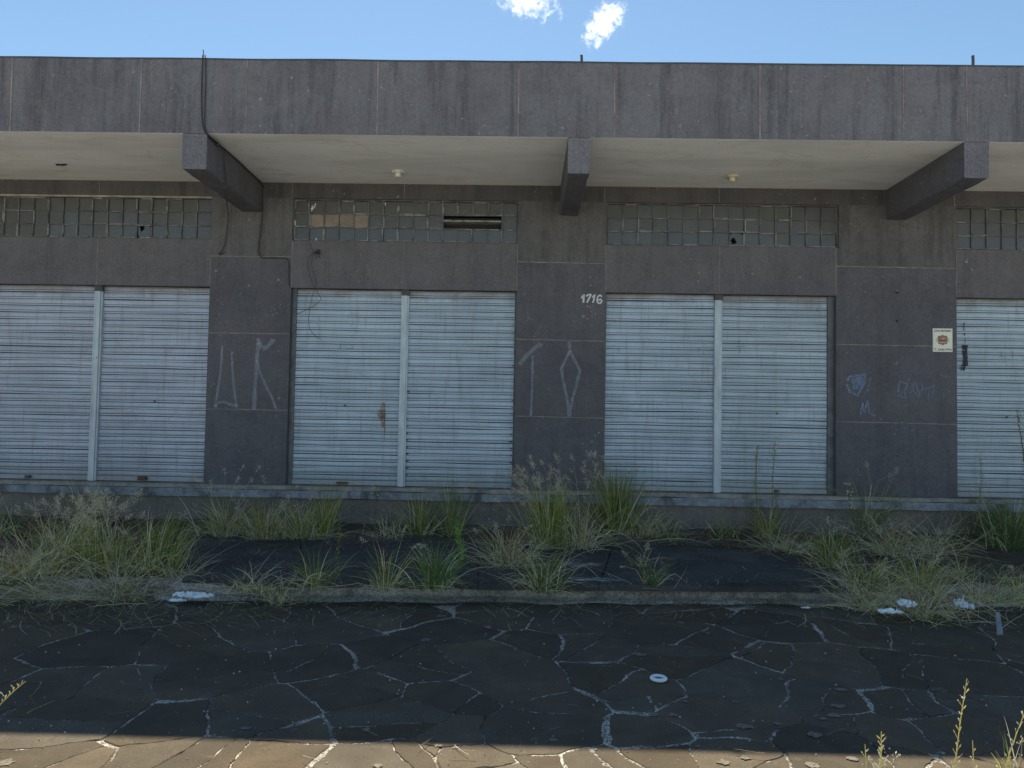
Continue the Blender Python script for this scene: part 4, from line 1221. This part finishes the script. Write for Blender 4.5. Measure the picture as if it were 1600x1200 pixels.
def weed(px, py, z, top, label, pal=DEEP, lean=0., leaf=.035, nl=40, seed=1, stem=(.16,.15,.09), flowers=0, topspread=.04, name='leafy_weed', w=.005, thin=1.0):
    w *= 1.5; leaf *= 1.35; nl = int(nl*1.3); flowers *= 2
    rr = random.Random(seed); p = at(px, py, Z=z); H = at(px, top, Y=p.y).z - z
    mb = MB(); pts = []
    for k in range(12):
        t = k/11
        pts.append(Vector((p.x + lean*t*t + .012*math.sin(t*7+seed), p.y + .01*math.sin(t*5), z+H*t)))
    mb.ribbon(pts, [w*(1.2-.8*k/11) for k in range(12)], 0, stem)
    mb.ribbon([q+Vector((0,.001,0)) for q in pts], [w*(1.2-.8*k/11) for k in range(12)], 0, stem, up=Vector((1,0,0)))
    for k in range(nl):
        t = .15 + .83*k/nl; q = pts[0].lerp(pts[-1], t); i = min(10, int(t*11)); q = pts[i].lerp(pts[i+1], t*11-i)
        th = k*2.4; L_ = leaf*(1.15-.65*t)*rr.uniform(.6,1.3)
        d = Vector((math.cos(th), math.sin(th), rr.uniform(.3,1.0))).normalized(); e_ = q+d*L_
        sd_ = d.cross(Vector((0,0,1))); sd_ = sd_.normalized()*L_*.17*thin
        c = jc(rr.choice(pal), rr)
        mid = q.lerp(e_, .5)+Vector((0,0,.003)); mb.face([q, mid+sd_, e_, mid-sd_], 0, c)
    for k in range(flowers):
        t = rr.random()**.6; q = pts[8].lerp(pts[-1], t); d = Vector((rr.gauss(0,1), rr.gauss(0,1), rr.uniform(.2,1.2))).normalized()
        e_ = q+d*topspread*rr.uniform(.4,1.4)
        mb.ribbon([q, e_], .002, 0, stem); s_ = rr.uniform(.004,.008)
        mb.face([e_+Vector((-s_,0,0)), e_+Vector((0,0,s_)), e_+Vector((s_,0,0)), e_+Vector((0,0,-s_))], 1, jc(rr.choice(WHITE), rr))
    o = mb.build(name, [MAT['grass'], MAT['heads']], colors=True)
    o.data.transform(Matrix.Translation(-Vector((p.x, p.y, z)))); o.location = (p.x, p.y, z)
    return tag(o, label, 'weed', 'leafy weeds in front of the shutters')
ZP = ZTER+.01
MIX = GREEN+YEL+STRAW[:1]
GREEN[:] = [(.105,.140,.034),(.13,.16,.04),(.075,.105,.030),(.16,.175,.05),(.05,.07,.025)]
# --- large straw-skirted clumps on the left
tuft(95, 890, ZP, 800, .34, 170, MIX, 'broad yellowing grass clump under pink seed heads near the left edge', straw=90, heads=40, htop=775, hsize=.06, hn=70, bias=.0, strawlen=.7, hspread=.30, hbias=.08)
tuft(170, 893, ZP, 812, .30, 220, GREEN+YEL, 'densest green clump of the left mass, middle one under greyish seed heads', straw=60, heads=42, htop=768, hpal=PINK+WHITE, hsize=.06, hn=75, strawlen=.7, hbias=-.12, hspread=.3)
tuft(245, 893, ZP, 800, .22, 190, GREEN+YEL+DEEP, 'upright green clump with curved pale blades at the right end of the left mass', straw=40, bias=.12, strawlen=.6, lean=.22, droop=.5, heads=5, htop=800)
tuft(25, 905, ZP, 850, .30, 110, YEL+STRAW, 'low straw coloured clump cut by the left edge of the photo', straw=150, strawlen=.8, heads=20, htop=855, hsize=.05)
tuft(60, 935, .0, 893, .34, 50, STRAW+YEL, 'flattened straw heap spilling over the kerb on the left', straw=300, strawlen=.85, lean=.9, droop=1.5)
tuft(185, 935, .0, 900, .36, 40, STRAW, 'flattened straw heap below the densest green clump on the left', straw=300, strawlen=.75, lean=.9, droop=1.5)
tuft(280, 915, .06, 875, .2, 25, STRAW, 'loose bundle of pale straw at the kerb just above the white paper', straw=110, strawlen=.55, lean=.9, droop=1.3)
tuft(135, 836, ZP, 735, .16, 75, DEEP, 'thin dark green blades standing before the left centre post', wd=.005, lean=.35, droop=.5, straw=20)
tuft(0, 838, ZP, 775, .14, 80, DEEP, 'dark green tuft against the plinth at the left edge of the photo', wd=.006, heads=3, htop=770, hpal=WHITE)
# --- along the wall, left pier
tuft(350, 838, ZP, 768, .20, 120, YEL+STRAW, 'dry yellow tuft at the foot of the narrow pier, left of its neighbour', straw=90, heads=10, htop=725, hpal=PINK, strawlen=.5, bias=-.1, hbias=-.05)
tuft(412, 842, ZP, 772, .22, 150, YEL+STRAW+GREEN, 'dry bushy tuft under the left corner of the first middle shutter', straw=120, heads=9, htop=740, hpal=PINK, strawlen=.55)
tuft(468, 842, ZP, 775, .2, 120, YEL+STRAW, 'pale dry tuft below the first middle shutter, right of the bushy one', straw=100, heads=3, strawlen=.5)
tuft(508, 842, ZP, 742, .11, 80, GREEN+YEL, 'tall narrow green tuft below the middle of the first middle shutter', wd=.005, straw=25, lean=.25, droop=.4)
tuft(655, 840, ZP, 760, .15, 75, GREEN+YEL, 'green tuft below the centre post of the first middle opening', straw=30, heads=3, htop=750, hpal=STRAW, lean=.3, droop=.6)
tuft(706, 842, ZP, 742, .11, 75, GREEN+DEEP, 'narrow dark green tuft right of the first centre post', straw=25, lean=.22, droop=.4, heads=3, htop=740, hpal=STRAW)
tuft(610, 842, ZP, 800, .2, 30, STRAW, 'low sparse straw between two tufts under the first middle opening', straw=80, strawlen=.4)
# --- kerb line
tuft(490, 918, .13, 850, .14, 60, DEEP+GREEN, 'spiky green tuft on the kerb, leftmost of the kerb tufts', straw=45, strawlen=.35, lean=.5)
tuft(602, 922, .13, 845, .12, 55, DEEP+STRAW[:1], 'grey green kerb tuft with whitish dead blades at its foot', straw=70, strawpal=WHITE+STRAW, strawlen=.28, heads=3, htop=825, hpal=WHITE)
tuft(680, 920, .13, 838, .15, 120, [(.05,.11,.05),(.07,.13,.06),(.06,.09,.045)], 'fresh dark green kerb tuft with white seed heads above it', wd=.008, straw=60, strawlen=.4, heads=4, htop=826, hpal=WHITE, hsize=.05, lean=.42)
tuft(845, 925, .13, 850, .15, 110, DEEP, 'dark green kerb tuft under the tall middle clump', wd=.007, straw=90, strawlen=.6, lean=.4)
tuft(1018, 918, .13, 862, .09, 34, DEEP, 'small spiky kerb tuft right of the chalky smears', wd=.007, straw=30, strawlen=.3, heads=2, htop=850, hpal=WHITE, lean=.4)
tuft(400, 925, .12, 905, .25, 20, STRAW+DEEP, 'dead matted straw on the kerb left of the spiky tuft', straw=90, strawlen=.35)
tuft(440, 945, .0, 915, .16, 12, STRAW, 'small heap of straw fallen on the flagstones below the kerb', straw=70, strawlen=.4)
# --- middle
tuft(792, 885, ZP, 815, .26, 60, STRAW+YEL, 'sprawling dry clump at the left foot of the tall middle clump', straw=240, strawlen=.55, heads=8, htop=800, hpal=WHITE+PINK)
tuft(858, 858, ZP, 752, .17, 300, GREEN+[(.10,.14,.03),(.14,.17,.04)], 'tallest bright green clump in the middle with fluffy beige heads', wd=.006, straw=50, heads=34, htop=722, hsize=.06, hn=90, lean=.20, droop=.35, hpal=PINK+WHITE, hbias=-.22, hspread=.22)
tuft(905, 858, ZP, 790, .22, 50, STRAW+YEL, 'dry tangled straw between the two tall middle clumps', straw=190, strawlen=.7, heads=16, htop=712, hpal=PINK, hsize=.055, hn=65, hspread=.2, hbias=-.05)
tuft(962, 842, ZP, 722, .22, 330, GREEN+DEEP+YEL, 'wide green clump before the left edge of the right hand shutters', wd=.006, straw=70, heads=12, htop=700, hpal=PINK, lean=.28, droop=.45, hbias=-.3, hspread=.12)
tuft(1010, 845, ZP, 790, .2, 60, STRAW+YEL, 'bleached dry tuft leaning right of the wide green clump', straw=150, strawlen=.55, bias=.2)
tuft(1048, 848, ZP, 810, .18, 60, DEEP, 'low blackish green tuft beneath the right hand shutters', straw=50, strawlen=.4, heads=6, htop=815, hpal=WHITE, hbias=-.1)
tuft(1135, 848, ZP, 805, .22, 90, DEEP+GREEN, 'low spreading green tuft under the second centre post', straw=60, strawlen=.4, lean=.7, heads=0)
tuft(1000, 885, ZP, 850, .12, 10, DEEP, 'sparse stems with pale seed heads on the dark slab', straw=6, heads=5, htop=840, hpal=WHITE, hspread=.25)
tuft(1200, 848, ZP, 785, .15, 90, GREEN+YEL, 'yellow green tuft around the feet of the two tall weeds', straw=60, strawlen=.4, lean=.3)
# --- right
tuft(1225, 862, ZP, 830, .25, 20, STRAW, 'dead straw along the edge of the dark slab on the right', straw=150, strawlen=.5)
tuft(1300, 885, ZP, 815, .17, 130, GREEN+YEL+DEEP, 'green and yellow clump at the right corner of the dark slab', straw=110, strawlen=.5, heads=4, htop=800, hpal=WHITE)
tuft(1352, 846, ZP, 738, .20, 260, [(.08,.10,.05),(.06,.09,.045)]+GREEN, 'tall dull green clump before the left side of the wide right pier', wd=.005, straw=60, heads=9, htop=722, hpal=PINK+WHITE, hspread=.2, hbias=.12)
tuft(1390, 868, ZP, 825, .28, 40, STRAW+YEL, 'flattened pale straw below the wide right pier', straw=200, strawlen=.65, heads=10, htop=815, hpal=PINK)
tuft(1460, 866, ZP, 835, .25, 20, STRAW, 'combed flat straw with pink heads below the poster', straw=150, strawlen=.7, heads=12, htop=818, hpal=PINK+WHITE)
tuft(1352, 925, .12, 868, .22, 130, DEEP+GREEN, 'dark green clump on the kerb behind the white scraps, left one', straw=150, strawlen=.55, heads=5, htop=862, hpal=WHITE)
tuft(1435, 925, .12, 862, .22, 140, GREEN+YEL+DEEP, 'brighter green clump on the kerb behind the white scraps, right one', straw=130, strawlen=.55, heads=4, htop=855, hpal=WHITE)
tuft(1352, 955, .0, 930, .16, 10, STRAW, 'bundle of bleached straw hanging off the kerb left of the white scraps', straw=230, strawlen=.5, lean=1)
tuft(1450, 965, .0, 945, .35, 10, STRAW, 'thin straw mat spread on the flagstones under the white scraps', straw=260, strawlen=.6, lean=1.2)
tuft(1540, 945, .05, 915, .28, 30, STRAW+DEEP, 'brown dead grass between the rightmost scrap and the propped strip', straw=200, strawlen=.45)
tuft(1455, 845, ZP, 775, .22, 280, DEEP, 'dark green bushy clump at the foot of the wide right pier', wd=.006, straw=30, heads=2, hpal=WHITE)
tuft(1510, 848, ZP, 768, .26, 300, DEEP, 'dark green clump below the left part of the far right shutter', wd=.006, straw=60, strawpal=WHITE+STRAW, heads=0)
tuft(1580, 860, ZP, 772, .24, 380, DEEP, 'thick blackish green clump at the right edge before the shutter', wd=.007, straw=40, strawpal=WHITE, heads=0)
tuft(1592, 945, .0, 885, .20, 150, YEL+GREEN, 'yellow green clump standing beyond the propped strip at the right edge', wd=.006, straw=70, heads=3, hpal=PINK)
tuft(1500, 905, ZP, 870, .3, 40, DEEP+YEL, 'thin low grass on the brown soil at right', straw=60, strawlen=.4)
# --- leafy weeds
weed(585, 842, ZP, 758, 'weed stalk with a flower tuft before the first middle shutter, left of its post', nl=30, seed=3, leaf=.03, pal=GREEN, flowers=14)
weed(526, 908, ZP, 775, 'tall thin yellowing weed beside the leftmost kerb tuft', nl=46, seed=4, leaf=.04, pal=GREEN+YEL)
weed(716, 908, ZP, 812, 'bright leafy weed beside the fresh dark green kerb tuft', nl=60, seed=5, leaf=.055, pal=[(.10,.17,.06),(.13,.21,.08)], thin=1.6)
weed(1182, 850, ZP, 697, 'taller left weed of the pair before the right hand shutters', nl=80, seed=6, leaf=.05, pal=[(.17,.21,.10),(.21,.24,.14)], flowers=22, w=.008)
weed(1208, 850, ZP, 690, 'slender right weed of the pair before the right hand shutters', nl=60, seed=7, leaf=.045, pal=[(.17,.21,.10),(.21,.24,.13)], flowers=16)
weed(1326, 880, ZP, 768, 'thin weed with pale buds at the left edge of the wide right pier', nl=34, seed=8, leaf=.03, pal=[(.12,.14,.08)], flowers=20)
weed(1532, 850, ZP, 708, 'tall leafy weed before the far right shutter', nl=60, seed=9, leaf=.045, pal=[(.14,.18,.09),(.18,.20,.12)], flowers=14)
weed(1606, 870, ZP, 640, 'very tall brownish weed at the right edge of the photo', nl=70, seed=10, leaf=.05, pal=[(.16,.14,.10),(.10,.12,.06)], lean=-.10, flowers=26, stem=(.12,.09,.06), w=.009)
weed(890, 870, ZP, 790, 'short weed stalk right of the tallest bright green clump', nl=26, seed=12, leaf=.03, pal=GREEN)
# --- sunlit stalks in the pavement joints near the viewer
def stalk(px, py, top, label, seed, Ysh=None, lean=0., heads=1, nside=12, H=None, pal=STRAW, dense=1.0):
    rr = random.Random(seed); p = at(px, py, Z=0); H = at(px, top, Y=p.y).z
    mb = MB(); pts = []
    for k in range(14):
        t = k/13; pts.append(Vector((p.x+lean*t**1.5, p.y+.02*t, H*t)))
    c0 = (.46,.42,.16)
    mb.ribbon(pts, [.0065*(1.2-.8*k/13) for k in range(14)], 0, c0)
    mb.ribbon(pts, [.0045*(1.2-.9*k/13) for k in range(14)], 0, c0, up=Vector((1,0,0)))
    for k in range(nside):
        t = .25+.72*k/nside; i = min(12, int(t*13)); q = pts[i].lerp(pts[i+1], t*13-i)
        sg = 1 if k % 2 else -1
        L_ = rr.uniform(.02, .055)*(1.25-t*.8); d = Vector((sg*rr.uniform(.25,.8), rr.uniform(-.4,.4), rr.uniform(.6,1.2))).normalized(); e_ = q+d*L_
        mb.ribbon([q, e_], .0016, 0, c0)
        for s2 in range(int(5*dense)):
            o_ = q.lerp(e_, rr.uniform(.35,1.05)); s_ = rr.uniform(.0032,.0062); r_ = Vector((rr.gauss(0,1), rr.gauss(0,1), rr.gauss(0,.5))).normalized()*s_
            c = jc(rr.choice([(.46,.38,.26),(.55,.50,.42),(.36,.28,.14)]), rr); u_ = d*s_*2.4
            mb.face([o_-r_*.6, o_+u_*.5, o_+r_*.6, o_-u_*.5], 1, c)
    for k in range(2):
        blade(mb, rr, pts[0], rr.uniform(0,6.28), rr.uniform(.3,.8), H*.5, .005, jc(rr.choice(YEL), rr), 1.0)
    o = mb.build('grass_stalk', [MAT['grass'], MAT['heads']], colors=True)
    o.data.transform(Matrix.Translation(-p)); o.location = p
    return tag(o, label, 'grass', 'sunlit grass stalks near the viewer')
stalk(1487, 1290, 1062, 'tallest sunlit seed stalk rising from the flagstones at lower right', 3, lean=.075, nside=26)
stalk(1377, 1290, 1146, 'sunlit stalk with fluffy pale seeds at the bottom, left of the tallest one', 4, lean=.01, nside=22, dense=2.6)
stalk(1357, 1270, 1166, 'thin short sunlit stalk left of the fluffy one', 5, lean=-.005, nside=8)
stalk(1525, 1280, 1160, 'short thin sunlit stalk right of the tallest one', 6, lean=0, nside=6)
stalk(1555, 1290, 1090, 'arching sunlit stalk bending out of the photo at lower right', 7, lean=.16, nside=22)
stalk(-32, 1150, 1065, 'sunlit seed stalk leaning in from the left edge', 8, lean=.20, nside=20)
tuft(1585, 1275, 0, 1150, .07, 26, YEL+[(.2,.25,.06)], 'sunlit yellow green tuft in the bottom right corner', wd=.007, straw=20, strawlen=.16, heads=4, htop=1130, hpal=WHITE, hsize=.02, hn=24, group='sunlit grass stalks near the viewer', name='grass_tuft')
tuft(1385, 1262, 0, 1190, .07, 22, YEL+STRAW, 'low sunlit dry tuft at the bottom edge under the fluffy stalk', wd=.004, straw=24, strawlen=.14, heads=6, htop=1172, hpal=WHITE, hsize=.02, hn=24, group='sunlit grass stalks near the viewer')
# --- fallen straw on stone and kerb: nobody could count it
sb = MB(); rr = random.Random(77)
def straws(n, fx, fy, z, L0, L1, pal=STRAW, wd=(.0015,.0038), dirx=1.0):
    for k in range(n):
        x, y = fx(), fy(); p = at(x, y, Z=z)
        a = rr.gauss(0, 1.0)*dirx if rr.random() < .8 else rr.uniform(0, 3.14)
        L_ = rr.uniform(L0, L1); cv = rr.uniform(-.6, .6); pts = []; q = Vector((p.x, p.y, z+rr.uniform(.003,.03)))
        for i in range(5):
            pts.append(q.copy()); aa = a+cv*i/4; q = q+Vector((math.cos(aa), math.sin(aa), rr.uniform(-.06,.09)))*L_/4
            q.z = max(z+.003, q.z)
        sb.ribbon(pts, rr.uniform(*wd), 0, jc(rr.choice(pal), rr), up=Vector((0,.3,1)))
U = rr.uniform
straws(1500, lambda: U(330, 1330), lambda: rr.gauss(939, 3.5), .012, .04, .26, STRAW+WHITE, dirx=.4)
straws(600, lambda: U(300, 1330), lambda: rr.gauss(911, 4), ZTER+.016, .03, .2, dirx=.6)
straws(1100, lambda: U(0, 1600), lambda: rr.gauss(848, 6), ZTER+.04, .04, .25, dirx=.6)
straws(160, lambda: U(1080, 1340), lambda: U(0,1), ZTER+.02, .05, .2) if False else None
for k in range(600):
    t = rr.random(); x_ = 1075+260*t; y_ = 846+32*t+rr.gauss(0, 2.5)
    straws(1, lambda: x_, lambda: y_, ZTER+.018, .05, .22, dirx=.7)
straws(700, lambda: U(0, 420), lambda: rr.gauss(962, 10), .004, .08, .40, dirx=.5)
straws(450, lambda: U(1330, 1600), lambda: rr.gauss(968, 12), .004, .06, .34, dirx=.7)
straws(220, lambda: U(0, 1600), lambda: 945+abs(rr.gauss(0, 28)), .006, .03, .22)
straws(26, lambda: U(0, 1600), lambda: U(1010, 1190), .006, .03, .16)
straws(3, lambda: U(10, 60), lambda: U(1090, 1120), .006, .16, .26)
straws(420, lambda: U(330, 1340), lambda: rr.gauss(941, 4), .02, .12, .42, [(.42,.39,.33),(.34,.31,.26),(.26,.22,.17)], (.003,.006), dirx=.45)
straws(260, lambda: U(0, 1600), lambda: 944+abs(rr.gauss(0, 22)), .012, .10, .40, [(.36,.33,.27),(.28,.25,.2)], (.0025,.0045), dirx=.8)
straws(220, lambda: U(290, 1400), lambda: U(838, 912), ZTER+.02, .10, .45, [(.34,.31,.26),(.2,.17,.14)], (.002,.004), dirx=.7)
straws(500, lambda: U(330, 1340), lambda: rr.gauss(939, 2.5), .022, .05, .22, [(.48,.46,.41),(.40,.38,.34),(.30,.27,.23)], (.003,.006), dirx=.3)
tag(sb.build('straw_litter', [MAT['grass']], colors=True), 'fallen dry straw strewn along the kerb and over the flagstones', 'straw', kind='stuff')
gb = MB()
for k in range(1000):
    x_, y_ = U(-50, 1650), (U(945, 1200) if rr.random() < .6 else abs(rr.gauss(0, 25))+942)
    p = at(x_, y_, Z=.004); r_ = .0012+.006*rr.random()**3; n_ = 5; ph = U(0,6)
    base = [(p.x+r_*math.cos(ph+2*math.pi*i/n_)*U(.7,1.2), p.y+r_*math.sin(ph+2*math.pi*i/n_)*U(.7,1.2), .002) for i in range(n_)]
    topp = (p.x, p.y, .003+r_*.9)
    c = jc(rr.choice([(.42,.40,.36),(.30,.27,.22),(.5,.48,.45),(.2,.16,.11)]), rr)
    for i in range(n_): gb.face([base[i], base[(i+1) % n_], topp], 0, c)
for k in range(900):
    x_, y_ = U(290, 1340), U(842, 911); p = at(x_, y_, Z=ZTER+.014); r_ = rr.uniform(.0015, .006); ph = U(0,6)
    base = [(p.x+r_*math.cos(ph+2*math.pi*i/5)*U(.7,1.2), p.y+r_*math.sin(ph+2*math.pi*i/5)*U(.7,1.2), ZTER+.012) for i in range(5)]
    c = jc(rr.choice([(.20,.185,.16),(.13,.115,.09),(.08,.06,.045)]), rr)
    for i in range(5): gb.face([base[i], base[(i+1) % 5], (p.x, p.y, ZTER+.013+r_*.9)], 0, c)
tag(gb.build('grit', [MAT['heads']], colors=True), 'small pale grit and seeds scattered on the flagstones', 'grit', kind='stuff')

# ------------------------------------------------------------------ clouds (real volumes far behind the building)
def cloud(px, py, wpx, hpx, tilt, label, seed, dens, thr, nsc):
    D = 900.0; c0 = at(px, py, Y=D)
    sc_ = D/F
    b = MB(); n1, n2 = 28, 18
    for j in range(n2):
        for i in range(n1):
            P = []
            for (a_, c_) in ((i,j),(i+1,j),(i+1,j+1),(i,j+1)):
                t = 2*math.pi*a_/n1; u = math.pi*c_/n2
                P.append((math.cos(t)*math.sin(u), math.sin(t)*math.sin(u), math.cos(u)))
            b.face(P[::-1])
    m = NT('cloud_vapour')
    vo = m.n.new('ShaderNodeVolumePrincipled')
    m.n.remove(m.b)
    ln = m.n.new('ShaderNodeVectorMath'); ln.operation = 'LENGTH'; m.lk(m.tc.outputs['Object'], ln.inputs[0])
    mp = m.n.new('ShaderNodeMapping'); mp.inputs['Location'].default_value = (seed, seed*2, seed*3)
    mp.inputs['Scale'].default_value = (wpx/hpx, 1, 1)
    m.lk(m.tc.outputs['Object'], mp.inputs['Vector'])
    nz = m.noise(nsc, 9, .72, co=mp.outputs['Vector'], dist=.35)
    f = m.math('SUBTRACT', m.math('ADD', m.math('MULTIPLY', nz, 4.2), -thr), ln.outputs['Value'])
    f = m.math('MULTIPLY', m.math('MAXIMUM', f, 0.0), dens)
    f = m.math('MINIMUM', f, dens)
    m.lk(f, vo.inputs['Density']); vo.inputs['Color'].default_value = (1,1,1,1); vo.inputs['Anisotropy'].default_value = .6
    m.lk(vo.outputs[0], m.n['Material Output'].inputs['Volume'])
    o = b.build('cloud', m.mat)
    bm_w = sc_*wpx*.5; bm_h = sc_*hpx*.5
    o.scale = (bm_w, bm_h, bm_h); o.rotation_euler = (0, R(tilt), 0); o.location = c0
    tag(o, label, 'cloud', 'clouds above the roof')
    return o
cloud(944, 36, 112, 60, -48, 'small bright white cloud above the middle beam', 2.7, .13, 1.55, 2.6)
cloud(822, 2, 150, 70, 16, 'wispy white cloud cut by the top edge of the photo', 5.1, .08, 1.65, 3.0)
scene.cycles.volume_bounces = 6
scene.cycles.volume_step_rate = 1.0

# ------------------------------------------------------------------ light
AZ = R(-8)      # sun stands behind the building, a little to the left
EL = R(53.6)
wd_ = bpy.data.worlds.new('World'); scene.world = wd_; wd_.use_nodes = True
nt = wd_.node_tree
sky = nt.nodes.new('ShaderNodeTexSky'); sky.sky_type = 'NISHITA'; sky.sun_disc = False
sky.sun_elevation = EL; sky.sun_rotation = AZ
sky.air_density = 1.0; sky.dust_density = .1; sky.ozone_density = 4.0
bg = nt.nodes['Background']; bg.inputs['Strength'].default_value = .082
tint = nt.nodes.new('ShaderNodeMix'); tint.data_type = 'RGBA'; tint.blend_type = 'MULTIPLY'; tint.inputs[0].default_value = 1
tint.inputs[7].default_value = (1.12, 1.15, 1.02, 1)
nt.links.new(sky.outputs[0], tint.inputs[6]); nt.links.new(tint.outputs[2], bg.inputs['Color'])
sun = bpy.data.lights.new('sun', 'SUN'); sun.energy = 5.0; sun.angle = R(.53); sun.color = (1, .88, .66)
so = bpy.data.objects.new('sun', sun); COL.objects.link(so)
dirv = Vector((math.sin(AZ)*math.cos(EL), math.cos(AZ)*math.cos(EL), math.sin(EL)))
so.rotation_euler = dirv.to_track_quat('Z', 'Y').to_euler()
scene.view_settings.view_transform = 'Standard'
scene.view_settings.look = 'None'
scene.view_settings.exposure = 0.80
scene.view_settings.gamma = 1.0
